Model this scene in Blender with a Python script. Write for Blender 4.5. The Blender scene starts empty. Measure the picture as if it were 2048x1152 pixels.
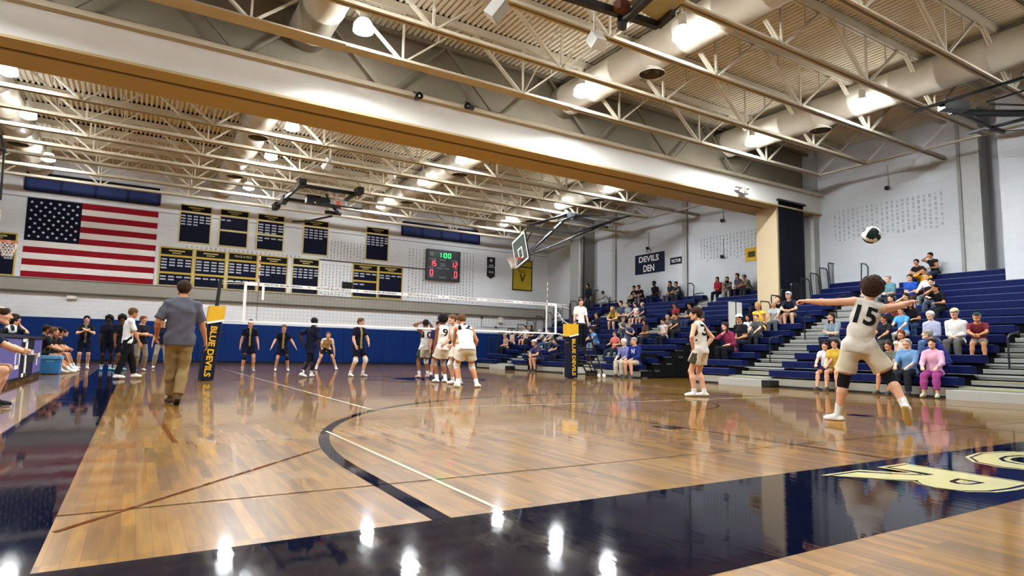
import bpy, math, random
import numpy as np
from mathutils import Vector, Matrix
from mathutils.bvhtree import BVHTree
random.seed(7); rng = np.random.default_rng(7)
S = bpy.context.scene; COL = S.collection; D = bpy.data
PI = math.pi
# ------------------------------------------------------------------ camera, world, exposure
CAM_H = .84
CR = ((.85469136, .0702543, .51436078), (-.51877145, .07843494, .85130731), (.01946414, -.99444069, .10348359))
cam = D.cameras.new('camera'); camo = D.objects.new('camera', cam); COL.objects.link(camo)
cam.sensor_width = 36; cam.lens = 1237.3 / 2048 * 36; cam.clip_end = 200; cam.clip_start = .05
camo.matrix_world = Matrix([[CR[i][0], -CR[i][1], -CR[i][2], (0, 0, CAM_H)[i]] for i in range(3)] + [[0, 0, 0, 1]])
S.camera = camo
w = D.worlds.new('world'); S.world = w; w.use_nodes = True
w.node_tree.nodes['Background'].inputs[0].default_value = (.75, .8, .9, 1)
w.node_tree.nodes['Background'].inputs[1].default_value = .25
S.view_settings.view_transform = 'Standard'; S.view_settings.look = 'None'
S.view_settings.gamma = 1; S.view_settings.use_curve_mapping = False
S.view_settings.exposure = -0.84
LAMP_E = 1500.0
S.cycles.max_bounces = 7; S.cycles.diffuse_bounces = 4; S.cycles.glossy_bounces = 3; S.cycles.transparent_max_bounces = 10
S.cycles.transmission_bounces = 3; S.cycles.use_denoising = True
S.cycles.caustics_reflective = False; S.cycles.caustics_refractive = False; S.cycles.sample_clamp_indirect = 4

def ray(u, v):
    d = (u - 1024, v - 576, 1237.3)
    return [sum(CR[i][j] * d[j] for j in range(3)) for i in range(3)]
def at(u, v, Y):           # point of the place seen at u, v of the photograph, on the plane y = Y
    d = ray(u, v); t = Y / d[1]; return Vector((d[0] * t, Y, CAM_H + d[2] * t))
def atx(u, v, X):
    d = ray(u, v); t = X / d[0]; return Vector((X, d[1] * t, CAM_H + d[2] * t))
def atz(u, v, Z):
    d = ray(u, v); t = (Z - CAM_H) / d[2]; return Vector((d[0] * t, d[1] * t, Z))

# ------------------------------------------------------------------ materials
def lin(h):
    h = h.lstrip('#'); c = [int(h[i:i + 2], 16) / 255 for i in (0, 2, 4)]
    return tuple(x / 12.92 if x <= .04045 else ((x + .055) / 1.055) ** 2.4 for x in c) + (1,)
MATS = {}
def mat(name, col, rough=.6, metal=0, var=.10, scale=6, bump=0, coat=0, bscale=60, emit=0):
    if name in MATS: return MATS[name]
    m = D.materials.new(name); m.use_nodes = True; MATS[name] = m
    nt = m.node_tree; N = nt.nodes; L = nt.links; b = N['Principled BSDF']
    c = lin(col) if isinstance(col, str) else tuple(col) + (1,)
    tc = N.new('ShaderNodeTexCoord')
    nz = N.new('ShaderNodeTexNoise'); nz.inputs['Scale'].default_value = scale; nz.inputs['Detail'].default_value = 3
    L.new(tc.outputs['Object'], nz.inputs['Vector'])
    r = N.new('ShaderNodeMix'); r.data_type = 'RGBA'
    r.inputs[6].default_value = tuple(x * (1 - var) for x in c[:3]) + (1,)
    r.inputs[7].default_value = tuple(min(1, x * (1 + var)) for x in c[:3]) + (1,)
    L.new(nz.outputs['Fac'], r.inputs[0]); L.new(r.outputs[2], b.inputs['Base Color'])
    b.inputs['Roughness'].default_value = rough; b.inputs['Metallic'].default_value = metal; b.inputs['Specular IOR Level'].default_value = .09 if rough >= .5 else .5
    if coat: b.inputs['Coat Weight'].default_value = coat; b.inputs['Coat Roughness'].default_value = .1
    if bump:
        n2 = N.new('ShaderNodeTexNoise'); n2.inputs['Scale'].default_value = bscale; L.new(tc.outputs['Object'], n2.inputs['Vector'])
        bp = N.new('ShaderNodeBump'); bp.inputs['Strength'].default_value = bump; bp.inputs['Distance'].default_value = .02
        L.new(n2.outputs['Fac'], bp.inputs['Height']); L.new(bp.outputs[0], b.inputs['Normal'])
    if emit:
        L.new(r.outputs[2], b.inputs['Emission Color']); b.inputs['Emission Strength'].default_value = emit
    return m
def block_mat(name, col, bw=.4, bh=.2, mortar=.88, rough=.7, axis='X'):
    if name in MATS: return MATS[name]
    m = D.materials.new(name); m.use_nodes = True; MATS[name] = m
    N = m.node_tree.nodes; L = m.node_tree.links; b = N['Principled BSDF']; c = lin(col)
    tc = N.new('ShaderNodeTexCoord'); sx = N.new('ShaderNodeSeparateXYZ'); cx = N.new('ShaderNodeCombineXYZ')
    L.new(tc.outputs['Object'], sx.inputs[0]); L.new(sx.outputs[axis], cx.inputs[0]); L.new(sx.outputs['Z'], cx.inputs[1])
    br = N.new('ShaderNodeTexBrick'); L.new(cx.outputs[0], br.inputs['Vector']); br.inputs['Scale'].default_value = 1
    br.inputs['Brick Width'].default_value = bw; br.inputs['Row Height'].default_value = bh
    br.inputs['Mortar Size'].default_value = .008; br.inputs['Mortar Smooth'].default_value = .4
    br.inputs['Color1'].default_value = c; br.inputs['Color2'].default_value = tuple(x * .97 for x in c[:3]) + (1,)
    br.inputs['Mortar'].default_value = tuple(x * mortar for x in c[:3]) + (1,)
    L.new(br.outputs['Color'], b.inputs['Base Color'])
    bp = N.new('ShaderNodeBump'); bp.inputs['Strength'].default_value = .4; bp.inputs['Distance'].default_value = .01; bp.invert = True
    L.new(br.outputs['Fac'], bp.inputs['Height']); L.new(bp.outputs[0], b.inputs['Normal'])
    b.inputs['Roughness'].default_value = rough
    return m
def floor_mat(name, wood=True, col='#14203f'):
    m = D.materials.new(name); m.use_nodes = True; MATS[name] = m
    N = m.node_tree.nodes; L = m.node_tree.links; b = N['Principled BSDF']
    tc = N.new('ShaderNodeTexCoord')
    if wood:
        sx = N.new('ShaderNodeSeparateXYZ'); cx = N.new('ShaderNodeCombineXYZ')
        L.new(tc.outputs['Object'], sx.inputs[0]); L.new(sx.outputs['Y'], cx.inputs[0]); L.new(sx.outputs['X'], cx.inputs[1])
        br = N.new('ShaderNodeTexBrick'); L.new(cx.outputs[0], br.inputs['Vector']); br.inputs['Scale'].default_value = 1
        br.inputs['Brick Width'].default_value = .75; br.inputs['Row Height'].default_value = .062; br.offset = .37; br.offset_frequency = 3
        br.inputs['Mortar Size'].default_value = .0012; br.inputs['Mortar Smooth'].default_value = .3
        br.inputs['Color1'].default_value = lin('#af8024'); br.inputs['Color2'].default_value = lin('#7d5815'); br.inputs['Mortar'].default_value = lin('#7a5228')
        mp = N.new('ShaderNodeMapping'); mp.inputs['Scale'].default_value = (9, .8, 1); L.new(tc.outputs['Object'], mp.inputs['Vector'])
        nz = N.new('ShaderNodeTexNoise'); nz.inputs['Scale'].default_value = 3; nz.inputs['Detail'].default_value = 5; L.new(mp.outputs[0], nz.inputs['Vector'])
        cr = N.new('ShaderNodeValToRGB'); L.new(nz.outputs['Fac'], cr.inputs[0])
        cr.color_ramp.elements[0].position = .35; cr.color_ramp.elements[0].color = (.72, .66, .58, 1)
        cr.color_ramp.elements[1].position = .68; cr.color_ramp.elements[1].color = (1.08, 1.05, 1.0, 1)
        mx = N.new('ShaderNodeMix'); mx.data_type = 'RGBA'; mx.blend_type = 'MULTIPLY'; mx.inputs[0].default_value = 1
        L.new(br.outputs['Color'], mx.inputs[6]); L.new(cr.outputs[0], mx.inputs[7]); L.new(mx.outputs[2], b.inputs['Base Color'])
    else:
        nz = N.new('ShaderNodeTexNoise'); nz.inputs['Scale'].default_value = 1.5; L.new(tc.outputs['Object'], nz.inputs['Vector'])
        c = lin(col); mx = N.new('ShaderNodeMix'); mx.data_type = 'RGBA'
        mx.inputs[6].default_value = tuple(x * .85 for x in c[:3]) + (1,); mx.inputs[7].default_value = tuple(min(1, x * 1.15) for x in c[:3]) + (1,)
        L.new(nz.outputs['Fac'], mx.inputs[0]); L.new(mx.outputs[2], b.inputs['Base Color'])
    b.inputs['Roughness'].default_value = .35; b.inputs['Specular IOR Level'].default_value = .3 if wood else .0
    b.inputs['Coat Weight'].default_value = 1; b.inputs['Coat IOR'].default_value = 1.62 if wood else 1.45
    n3 = N.new('ShaderNodeTexNoise'); n3.inputs['Scale'].default_value = 2.2; n3.inputs['Detail'].default_value = 4; L.new(tc.outputs['Object'], n3.inputs['Vector'])
    mr = N.new('ShaderNodeMapRange'); mr.inputs[1].default_value = .3; mr.inputs[2].default_value = .75; mr.inputs[3].default_value = .03; mr.inputs[4].default_value = .075
    L.new(n3.outputs['Fac'], mr.inputs[0]); L.new(mr.outputs[0], b.inputs['Coat Roughness'])
    mp2 = N.new('ShaderNodeMapping'); mp2.inputs['Scale'].default_value = (14, 2.2, 1); L.new(tc.outputs['Object'], mp2.inputs['Vector'])
    n4 = N.new('ShaderNodeTexNoise'); n4.inputs['Scale'].default_value = 1; n4.inputs['Detail'].default_value = 2; L.new(mp2.outputs[0], n4.inputs['Vector'])
    bp = N.new('ShaderNodeBump'); bp.inputs['Strength'].default_value = .12; bp.inputs['Distance'].default_value = .004
    L.new(n4.outputs['Fac'], bp.inputs['Height']); L.new(bp.outputs[0], b.inputs['Coat Normal'])
    return m
WHITE = mat('painted_steel', '#cfc9bb', .55, var=.04)
CREAM = mat('cream_steel', '#c4bba6', .5, var=.05)
BLACK = mat('black_steel', '#17181b', .4, metal=.3)
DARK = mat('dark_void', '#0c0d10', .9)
NAVY = mat('navy_plastic', '#0a1440', .6, var=.08)
GREY = mat('step_grey', '#9a9c98', .55, var=.06)
SKIRT = mat('skirt_grey', '#8d8b83', .6, var=.06)
GOLD = mat('gold_vinyl', '#c9a02c', .55, var=.05)
WPAINT = mat('white_vinyl', '#e8e8e6', .5, var=.03)
NCLOTH = mat('navy_cloth', '#080d22', .6, var=.15, bump=.3, bscale=5)
CHROME = mat('chrome_metal', '#b9bcc0', .25, metal=.9)

# ------------------------------------------------------------------ mesh helpers
class MB:
    def __init__(s): s.v = []; s.f = []; s.m = []; s.mi = 0
    def add(s, vs, fs):
        o = len(s.v); s.v += [tuple(p) for p in vs]; s.f += [tuple(i + o for i in f) for f in fs]; s.m += [s.mi] * len(fs); return s
    def box(s, x0, x1, y0, y1, z0, z1):
        return s.add([(x0, y0, z0), (x1, y0, z0), (x1, y1, z0), (x0, y1, z0), (x0, y0, z1), (x1, y0, z1), (x1, y1, z1), (x0, y1, z1)],
                     [(3, 2, 1, 0), (4, 5, 6, 7), (0, 1, 5, 4), (1, 2, 6, 5), (2, 3, 7, 6), (3, 0, 4, 7)])
    def bar(s, p, q, w, h=None, up=(0, 0, 1)):
        p = Vector(p); q = Vector(q); h = h or w; d = (q - p).normalized(); up = Vector(up)
        a = d.cross(up)
        if a.length < 1e-3: a = d.cross(Vector((1, 0, 0)))
        a.normalize(); b = a.cross(d); a = a * w / 2; b = b * h / 2
        return s.add([p - a - b, p + a - b, p + a + b, p - a + b, q - a - b, q + a - b, q + a + b, q - a + b],
                     [(0, 1, 2, 3), (7, 6, 5, 4), (4, 5, 1, 0), (5, 6, 2, 1), (6, 7, 3, 2), (7, 4, 0, 3)])
    def tube(s, pts, r, n=8, closed=False):
        pts = [Vector(p) for p in pts]; k = len(pts); R = r if isinstance(r, (list, tuple)) else [r] * k
        vs = []; prev = None
        for i, p in enumerate(pts):
            if closed: d = pts[(i + 1) % k] - pts[i - 1]
            else: d = pts[min(i + 1, k - 1)] - pts[max(i - 1, 0)]
            d.normalize()
            a = prev - d * prev.dot(d) if prev is not None else d.cross(Vector((0, 0, 1)))
            if a.length < 1e-3: a = d.cross(Vector((1, 0, 0)))
            a.normalize(); prev = a; b = d.cross(a)
            vs += [p + (a * math.cos(t) + b * math.sin(t)) * R[i] for t in [2 * PI * j / n for j in range(n)]]
        fs = [(i * n + j, i * n + (j + 1) % n, (i + 1) % k * n + (j + 1) % n, (i + 1) % k * n + j) for i in range(k if closed else k - 1) for j in range(n)]
        if not closed: fs += [tuple(range(n - 1, -1, -1)), tuple(range((k - 1) * n, k * n))]
        return s.add(vs, fs)
    def lathe(s, prof, c=(0, 0, 0), n=20, axis='z', M=None):
        vs = []
        for r, z in prof:
            for j in range(n):
                t = 2 * PI * j / n; p = (r * math.cos(t), r * math.sin(t), z)
                if axis == 'y': p = (p[0], z, p[1])
                if axis == 'x': p = (z, p[0], p[1])
                if M is not None: p = M @ Vector(p)
                vs.append((p[0] + c[0], p[1] + c[1], p[2] + c[2]))
        k = len(prof)
        fs = [(i * n + j, i * n + (j + 1) % n, (i + 1) * n + (j + 1) % n, (i + 1) * n + j) for i in range(k - 1) for j in range(n)]
        return s.add(vs, fs)
    def prism(s, poly, a0, a1, f):       # poly of 2-d points, f(u, v, a) -> 3-d point
        n = len(poly); vs = [f(u, v, a0) for u, v in poly] + [f(u, v, a1) for u, v in poly]
        return s.add(vs, [tuple(range(n - 1, -1, -1)), tuple(range(n, 2 * n))] + [(i, (i + 1) % n, n + (i + 1) % n, n + i) for i in range(n)])
    def build(s, name, mats, parent=None, smooth=False, origin=None, **props):
        if not isinstance(mats, (list, tuple)): mats = [mats]
        V = np.array(s.v, float)
        if parent is None: o = np.array(origin) if origin is not None else np.array([(V[:, 0].min() + V[:, 0].max()) / 2, (V[:, 1].min() + V[:, 1].max()) / 2, V[:, 2].min()])
        else: o = np.array(OFF[parent.name])
        me = D.meshes.new(name); me.from_pydata((V - o).tolist(), [], s.f)
        for m in mats: me.materials.append(m)
        if len(mats) > 1: me.polygons.foreach_set('material_index', s.m)
        if smooth: me.polygons.foreach_set('use_smooth', [True] * len(s.f))
        me.update(); ob = D.objects.new(name, me); COL.objects.link(ob)
        if parent is None: ob.location = o
        else: ob.parent = parent
        OFF[ob.name] = tuple(o)
        for k, v in props.items(): ob[k] = v
        return ob
OFF = {}
def thing(name, label, cat, loc=(0, 0, 0), group=None):
    o = D.objects.new(name, None); COL.objects.link(o); o.empty_display_size = .1
    o.location = loc; OFF[o.name] = tuple(loc); o['label'] = label; o['category'] = cat
    if group: o['group'] = group
    return o
def tag(o, label, cat, group=None, kind=None):
    o['label'] = label; o['category'] = cat
    if group: o['group'] = group
    if kind: o['kind'] = kind
    return o
def struct(name, mb, mats, **k): return mb.build(name, mats, origin=(0, 0, 0), kind='structure', **k)
def dup(root, loc, label=None, group=None):
    r = root.copy(); COL.objects.link(r); r.location = loc; OFF[r.name] = tuple(loc)
    if label: r['label'] = label
    if group: r['group'] = group
    for ch in root.children:
        c = ch.copy(); COL.objects.link(c); c.parent = r
        for g in ch.children:
            d = g.copy(); COL.objects.link(d); d.parent = c
    return r
_TC = {}
def text_faces(txt, size=1, bold=.0, depth=0):
    key = (txt, bold)
    if key not in _TC:
        cu = D.curves.new('t', 'FONT'); cu.body = txt; cu.align_x = 'CENTER'; cu.align_y = 'CENTER'; cu.offset = bold; cu.resolution_u = 3
        ob = D.objects.new('t', cu); COL.objects.link(ob); bpy.context.view_layer.update()
        me = ob.evaluated_get(bpy.context.evaluated_depsgraph_get()).to_mesh()
        _TC[key] = ([(v.co.x, v.co.y) for v in me.vertices], [tuple(p.vertices) for p in me.polygons])
        D.objects.remove(ob); D.curves.remove(cu)
    return _TC[key]
def put_text(mb, txt, c, right, up, h, wid=None, bold=.01):
    V, F = text_faces(txt, 1, bold)
    xs = [p[0] for p in V]; ys = [p[1] for p in V]; W = max(xs) - min(xs); H = max(ys) - min(ys); cx = (max(xs) + min(xs)) / 2; cy = (max(ys) + min(ys)) / 2
    sy = h / H; sx = wid / W if wid else sy; c = Vector(c); right = Vector(right).normalized(); up = Vector(up).normalized()
    mb.add([c + right * ((x - cx) * sx) + up * ((y - cy) * sy) for x, y in V], F)

# ------------------------------------------------------------------ the room
XL, XR, YF, YB, ZC = -9.5, 24.0, -.6, 35.0, 9.5
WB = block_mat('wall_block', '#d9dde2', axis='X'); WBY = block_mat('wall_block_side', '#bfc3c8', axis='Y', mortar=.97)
m = MB(); m.mi = 0; m.box(XL, XR + 4, YF, YB + .3, -.1, 0)
FZ = .0008
def fquad(x0, x1, y0, y1, mi, z=FZ): m.mi = mi; m.add([(x0, y0, z), (x1, y0, z), (x1, y1, z), (x0, y1, z)], [(0, 1, 2, 3)])
def fring(cx, cy, r0, r1, a0, a1, mi, n=48, z=FZ * 2):
    m.mi = mi
    vs = []
    for i in range(n + 1):
        a = math.radians(a0 + (a1 - a0) * i / n); vs += [(cx + r0 * math.cos(a), cy + r0 * math.sin(a), z), (cx + r1 * math.cos(a), cy + r1 * math.sin(a), z)]
    m.add(vs, [(2 * i, 2 * i + 1, 2 * i + 3, 2 * i + 2) for i in range(n)])
# court borders (navy), key, arc, volleyball lines
fquad(-1.0, 16.2, 1.72, 2.92, 1); fquad(-1.0, -.27, 2.92, 31.7, 1)
fquad(1.33, 1.43, 2.92, 4.45, 2, FZ * 2); fring(7.4, 4.45, 5.97, 6.07, 0, 180, 2); fquad(13.37, 13.47, 2.92, 4.45, 2, FZ * 2)
fquad(5.55, 5.59, 2.92, 8.7, 3, FZ * 2); fquad(9.21, 9.25, 2.92, 8.7, 3, FZ * 2); fquad(5.55, 9.25, 8.69, 8.72, 3, FZ * 3)
fring(7.4, 8.71, 1.81, 1.85, 0, 360, 3); fquad(5.28, 5.54, 5.2, 5.5, 2, FZ * 2); fquad(9.26, 9.5, 5.2, 5.5, 2, FZ * 2)
fring(7.4, 30, 5.97, 6.07, 180, 360, 2); fring(7.4, 17.25, 1.75, 1.85, 0, 360, 2); fring(7.4, 17.25, 0, .9, 0, 360, 2, 24)
fquad(-.27, 15.1, 3.81, 3.825, 3, FZ * 2); fquad(-.27, 15.1, 17.22, 17.28, 3, FZ * 2)
fquad(2.88, 2.93, 8.5, 26.1, 4, FZ * 3); fquad(11.9, 11.95, 8.5, 26.1, 4, FZ * 3); fquad(2.88, 11.95, 8.5, 8.55, 4, FZ * 3); fquad(2.88, 11.95, 26.05, 26.1, 4, FZ * 3)
fquad(1.72, 1.75, 2.92, 6.5, 4, FZ * 3); fquad(-.27, 1.6, 31.66, 31.7, 3)
fquad(15.05, 15.07, 2.92, 31.7, 3)
m.mi = 5
for a, b, wd in (((-.25, 3.5), (1.39, 5.38), .028), ((.22, 10.4), (.36, 6.2), .045)):
    a = Vector(a); b = Vector(b); n_ = (b - a).normalized(); n_ = Vector((-n_.y, n_.x)) * wd / 2
    m.add([(p.x, p.y, FZ * 3) for p in (a - n_, b - n_, b + n_, a + n_)], [(0, 1, 2, 3)])
# lettering on the baseline border, read from the court side
LET = 'VICTOR'; LX = [11.35, 10.3, 9.35, 8.15, 6.7, 4.86]
for ch, lx in zip(LET, LX):
    for mi, bold, z in ((6, .09, 3), (1, .055, 4), (6, .03, 5)):
        t = MB(); put_text(t, ch, (lx, 2.3, FZ * z), (-1, 0, 0), (0, -1, 0), .9 if bold > .07 else (.84 if bold > .05 else .79), {'I': .3, 'O': 1.45}.get(ch, 1.15) - (0 if bold > .07 else .05 if bold > .05 else .1), bold)
        m.mi = mi; m.add(t.v, [tuple(reversed(f)) for f in t.f])
        if mi == 1: pass
struct('floor', m, [floor_mat('floor_wood'), floor_mat('floor_navy', False, '#050a20'), floor_mat('floor_navy_line', False, '#0a0f24'), floor_mat('floor_dark_line', False, '#4a3320'),
                    floor_mat('floor_white_line', False, '#dcd3bd'), floor_mat('floor_brown_line', False, '#6b3a1c'), floor_mat('floor_cream_paint', False, '#d8d19b')])

# walls; the wall_back is clad in wainscot padding below a grey ledge
m = MB(); m.box(XL, XR, YB, YB + .2, 0, ZC + .3); struct('wall_back', m, WB)
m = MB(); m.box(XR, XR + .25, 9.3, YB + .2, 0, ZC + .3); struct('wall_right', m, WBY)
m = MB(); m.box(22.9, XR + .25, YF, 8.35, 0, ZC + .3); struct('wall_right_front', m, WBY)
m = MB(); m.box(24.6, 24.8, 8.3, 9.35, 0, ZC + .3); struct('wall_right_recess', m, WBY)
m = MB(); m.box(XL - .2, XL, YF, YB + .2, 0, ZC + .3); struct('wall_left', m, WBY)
m = MB(); m.box(XL, XR, YF - .2, YF, 0, ZC + .3); struct('wall_front', m, WB)
m = MB(); m.box(XL, 24, YB - .1, YB + .0, 3.18, 3.78); m.mi = 1; m.box(XL, 24, YB - .13, YB, 3.12, 3.2); m.mi = 0; m.box(XL, 24, YB - .14, YB, 3.76, 3.8)
struct('trim_ledge', m, [mat('ledge_grey', '#8f8c86', .6), mat('ledge_dark', '#4b4a45', .6)])
m = MB(); m.box(8.45, 14.9, YB - .03, YB, 5.77, 5.84); struct('trim_dark_rail', m, mat('ledge_dark', '#4b4a45'))
m = MB(); m.box(XL, XR, YB - .02, YB, 7.42, 7.46); struct('trim_upper_course', m, SKIRT)
# blue wall padding, one panel each
PAD = mat('wall_pad_blue', '#0d2a66', .55, var=.06)
p0 = thing('wall_pad', 'blue vinyl pads running along the foot of the back wall', 'wall padding', (7, YB - .08, .12))
x = XL
k = 0
while x < 21.0:
    mm = MB(); mm.box(x + .006, x + 1.214, YB - .09, YB - .002, .13, 2.02); mm.mi = 1; mm.box(x, x + 1.22, YB - .11, YB - .002, .03, .13); mm.build('pad_panel', [PAD, mat('pad_base', '#0f1c3d', .6)], p0); x += 1.22; k += 1
m = MB(); m.box(XR - .05, XR, 10, YB, 3.0, 3.03); struct('trim_right', m, WBY)
# pilasters and steel columns on the right wall
for i, y in enumerate((22.4, 27.95)):
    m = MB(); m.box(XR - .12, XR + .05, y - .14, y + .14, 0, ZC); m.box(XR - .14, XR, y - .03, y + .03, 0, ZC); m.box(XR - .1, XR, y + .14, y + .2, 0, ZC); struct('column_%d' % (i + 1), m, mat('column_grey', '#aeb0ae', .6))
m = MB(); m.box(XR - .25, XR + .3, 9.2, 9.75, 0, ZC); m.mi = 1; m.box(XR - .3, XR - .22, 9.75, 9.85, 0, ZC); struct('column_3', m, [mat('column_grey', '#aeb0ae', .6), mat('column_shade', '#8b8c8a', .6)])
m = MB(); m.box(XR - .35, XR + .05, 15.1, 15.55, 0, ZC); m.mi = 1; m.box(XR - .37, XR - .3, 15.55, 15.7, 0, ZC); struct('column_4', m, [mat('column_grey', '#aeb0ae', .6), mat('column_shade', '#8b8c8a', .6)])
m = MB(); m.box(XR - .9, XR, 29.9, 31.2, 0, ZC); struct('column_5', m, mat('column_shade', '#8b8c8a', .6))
m = MB(); m.tube([(XR - .95, 29.8, 0), (XR - .95, 29.8, 8)], .07); struct('column_6', m, BLACK)
m = MB(); m.tube([(XR - .95, 30.1, 0), (XR - .95, 30.1, 8)], .09); struct('column_7', m, mat('column_grey', '#aeb0ae'))
# corrugated roof deck, ribs along y
m = MB(); prof = []; x = XL; P = .155
while x < XR + .4:
    prof += [(x, ZC), (x + P * .42, ZC), (x + P * .5, ZC - .085), (x + P * .92, ZC - .085)]; x += P
vs = [(a, YF, z) for a, z in prof] + [(a, YB + .2, z) for a, z in prof]; n = len(prof)
m.add(vs, [(i, n + i, n + i + 1, i + 1) for i in range(n - 1)])
vs = [(XL - .2, YF - .2, ZC + .25), (XR + .9, YF - .2, ZC + .25), (XR + .9, YB + .2, ZC + .25), (XL - .2, YB + .2, ZC + .25)]; m.add(vs, [(0, 1, 2, 3)])
struct('ceiling', m, mat('roof_deck', '#e2d9c6', .6, var=.05))

# ------------------------------------------------------------------ roof joists (along x)
NODE = [5.17 - 3.5 * 4 + 3.5 * i for i in range(9)]
def joist(name, y, z0=7.9, z1=9.36, x_end=22.6, heavy=False, label='', i=0):
    t = thing(name, label, 'roof joist', (7, y, z0), 'roof joists under the deck')
    m = MB()
    for s in (-1, 1):
        o = .045 * s
        m.box(XL, XR, y + o - .045, y + o + .02, z1 - .16, z1)
    m.box(XL, XR, y - .1, y + .1, z1, z1 + .035)
    m.mi = 1; m.box(XL, XR, y - .05, y + .05, z1 + .035, z1 + .12); m.build('top_chord', [CREAM, DARK], t)  # dark strip over the chord paints in the shade inside the deck flutes
    m = MB()
    for s in (-1, 1):
        o = .055 * s; m.box(XL, x_end, y + o - .045, y + o + .04, z0, z0 + .014); m.box(XL, x_end, y + .022 * s - .009, y + .022 * s + .009, z0, z0 + .12)
    if heavy: m.box(XL, 3.7, y - .26, y + .2, z0 - .035, z0); m.box(3.7, 10.3, y - .18, y + .14, z0 - .02, z0)
    m.build('bottom_chord', CREAM, t)
    m = MB()
    for k, x in enumerate(NODE):
        if x > x_end + .2: continue
        m.bar((x, y, z0 + .05), (x, y, z1), .05)
        for sx in (-1, 1):
            xt = x + sx * 1.75
            if xt > XR: xt = XR - .1
            if xt < XL: xt = XL + .1
            for oy in (-.03, .03): m.bar((x + sx * .06, y + oy, z0 + .06), (xt - sx * .05, y + oy, z1), .05 if sx < 0 else .04)
            m.bar((x + sx * .95, y, z0 + .82), (x + sx * .95, y, z1), .035)
    m.build('web', CREAM, t)
    return t
JY = [2.86, 4.73, 6.6, 8.42, 10.3, 12.15, 14.0, 17.8, 19.65, 21.5, 23.4, 25.3, 27.15, 29.0, 30.9, 32.8]
ordn = ['first', 'second', 'third', 'fourth', 'fifth', 'sixth', 'seventh', 'eighth', 'ninth', 'tenth', 'eleventh', 'twelfth', 'thirteenth', 'fourteenth', 'fifteenth', 'sixteenth']
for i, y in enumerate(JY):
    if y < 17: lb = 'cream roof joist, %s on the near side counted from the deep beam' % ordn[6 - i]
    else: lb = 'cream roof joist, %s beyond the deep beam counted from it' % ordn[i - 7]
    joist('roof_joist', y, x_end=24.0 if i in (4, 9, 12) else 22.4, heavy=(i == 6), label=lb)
# deep partition beam across the room
bt = thing('partition_beam', 'deep white box beam with tan underside crossing the whole gym', 'beam', (7, 15.7, 6.75))
BW = mat('beam_white', '#d8d6d0', .6, var=.03); BT = mat('beam_tan', '#b09c74', .55, var=.05)
m = MB(); m.box(XL, XR, 15.0, 16.5, 6.8, 7.5); m.build('beam_face', BW, bt)
m = MB(); m.box(XL, XR, 14.95, 15.5, 6.74, 6.8); m.box(XL, XR, 15.66, 16.55, 6.74, 6.8); m.build('bottom_flange', BT, bt)
m = MB(); m.box(XL, XR, 15.5, 15.66, 6.77, 6.8); m.build('track_slot', mat('slot_brown', '#4a3b22', .7), bt)
m = MB(); m.box(XL, XR, 14.86, 15.1, 7.5, 7.56); m.box(XL, XR, 14.84, 14.87, 7.5, 7.62); m.build('top_flange', CREAM, bt)
m = MB(); m.box(XL, XR, 15.55, 15.7, 7.56, ZC - .09); m.build('upper_panel', mat('panel_tan', '#6f6656', .7), bt)
m = MB()
for k, x in enumerate(NODE):
    for sx in (-1, 1): m.bar((x, 15.3, 7.6), (x + sx * 1.75, 15.3, 9.35), .06)
m.bar((XL, 15.3, 9.35), (XR, 15.3, 9.35), .1); m.build('web', mat('panel_tan', '#a79c84'), bt)
# lateral cross bracing between joists
br = thing('joist_bridging', 'crossed cream bridging bars between the joists close to the right wall', 'bracing', (22.3, 14, 7.9))
def bb(a, b, w, h=None): q_ = MB(); q_.bar(a, b, w, h); q_.build('bridging_bar', CREAM, br)
for y0, y1 in ((6.6, 8.42), (8.42, 10.3), (10.3, 12.15), (12.15, 14), (17.8, 19.65), (19.65, 21.5), (21.5, 23.4), (23.4, 25.3), (25.3, 27.15)):
    for xb in (22.3, 8.7): bb((xb, y0, 7.95), (xb, y1, 9.3), .03); bb((xb, y0, 9.3), (xb, y1, 7.95), .03)
bb((22.3, 4.7, 7.92), (22.3, 14, 7.92), .09, .05); bb((22.3, 17.8, 7.92), (22.3, 32, 7.92), .09, .05)
# spiral air ducts along y
DUCT = mat('duct_paint', '#b9b2a2', .5, var=.05)
for i, x in enumerate((-4.25, 3.2, 11.12, 18.52)):
    t = thing('air_duct', ['leftmost of the four round white air ducts under the roof', 'second round white air duct from the left', 'third round white air duct from the left, over the net', 'rightmost of the four round white air ducts, near the bleachers'][i], 'air duct', (x, 17, 8.7), 'round air ducts')
    m = MB(); ys = [YF + .1 + j * 1.2 for j in range(30)]; pts = []
    R = []
    for y in ys: pts += [(x, y, 8.78), (x, y + .02, 8.78), (x, y + .05, 8.78)]; R += [.49, .505, .49]
    m.tube(pts, R, 20); m.build('duct_pipe', DUCT, t, smooth=True)
    for y in (5.6, 11.5, 22.8, 28.7):
        m = MB(); c = (x, y, 0)
        m.lathe([(.2, 8.45), (.25, 8.3), (.3, 8.22), (.34, 8.2), (.34, 8.18)], c); m.mi = 1
        m.lathe([(.33, 8.2), (.27, 8.24)], c); m.lathe([(.25, 8.19), (.2, 8.24)], c); m.lathe([(.17, 8.17), (.1, 8.22), (0, 8.23)], c)
        m.build('diffuser', [DUCT, mat('grille_dark', '#3a342a', .6)], t, smooth=True)
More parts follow.
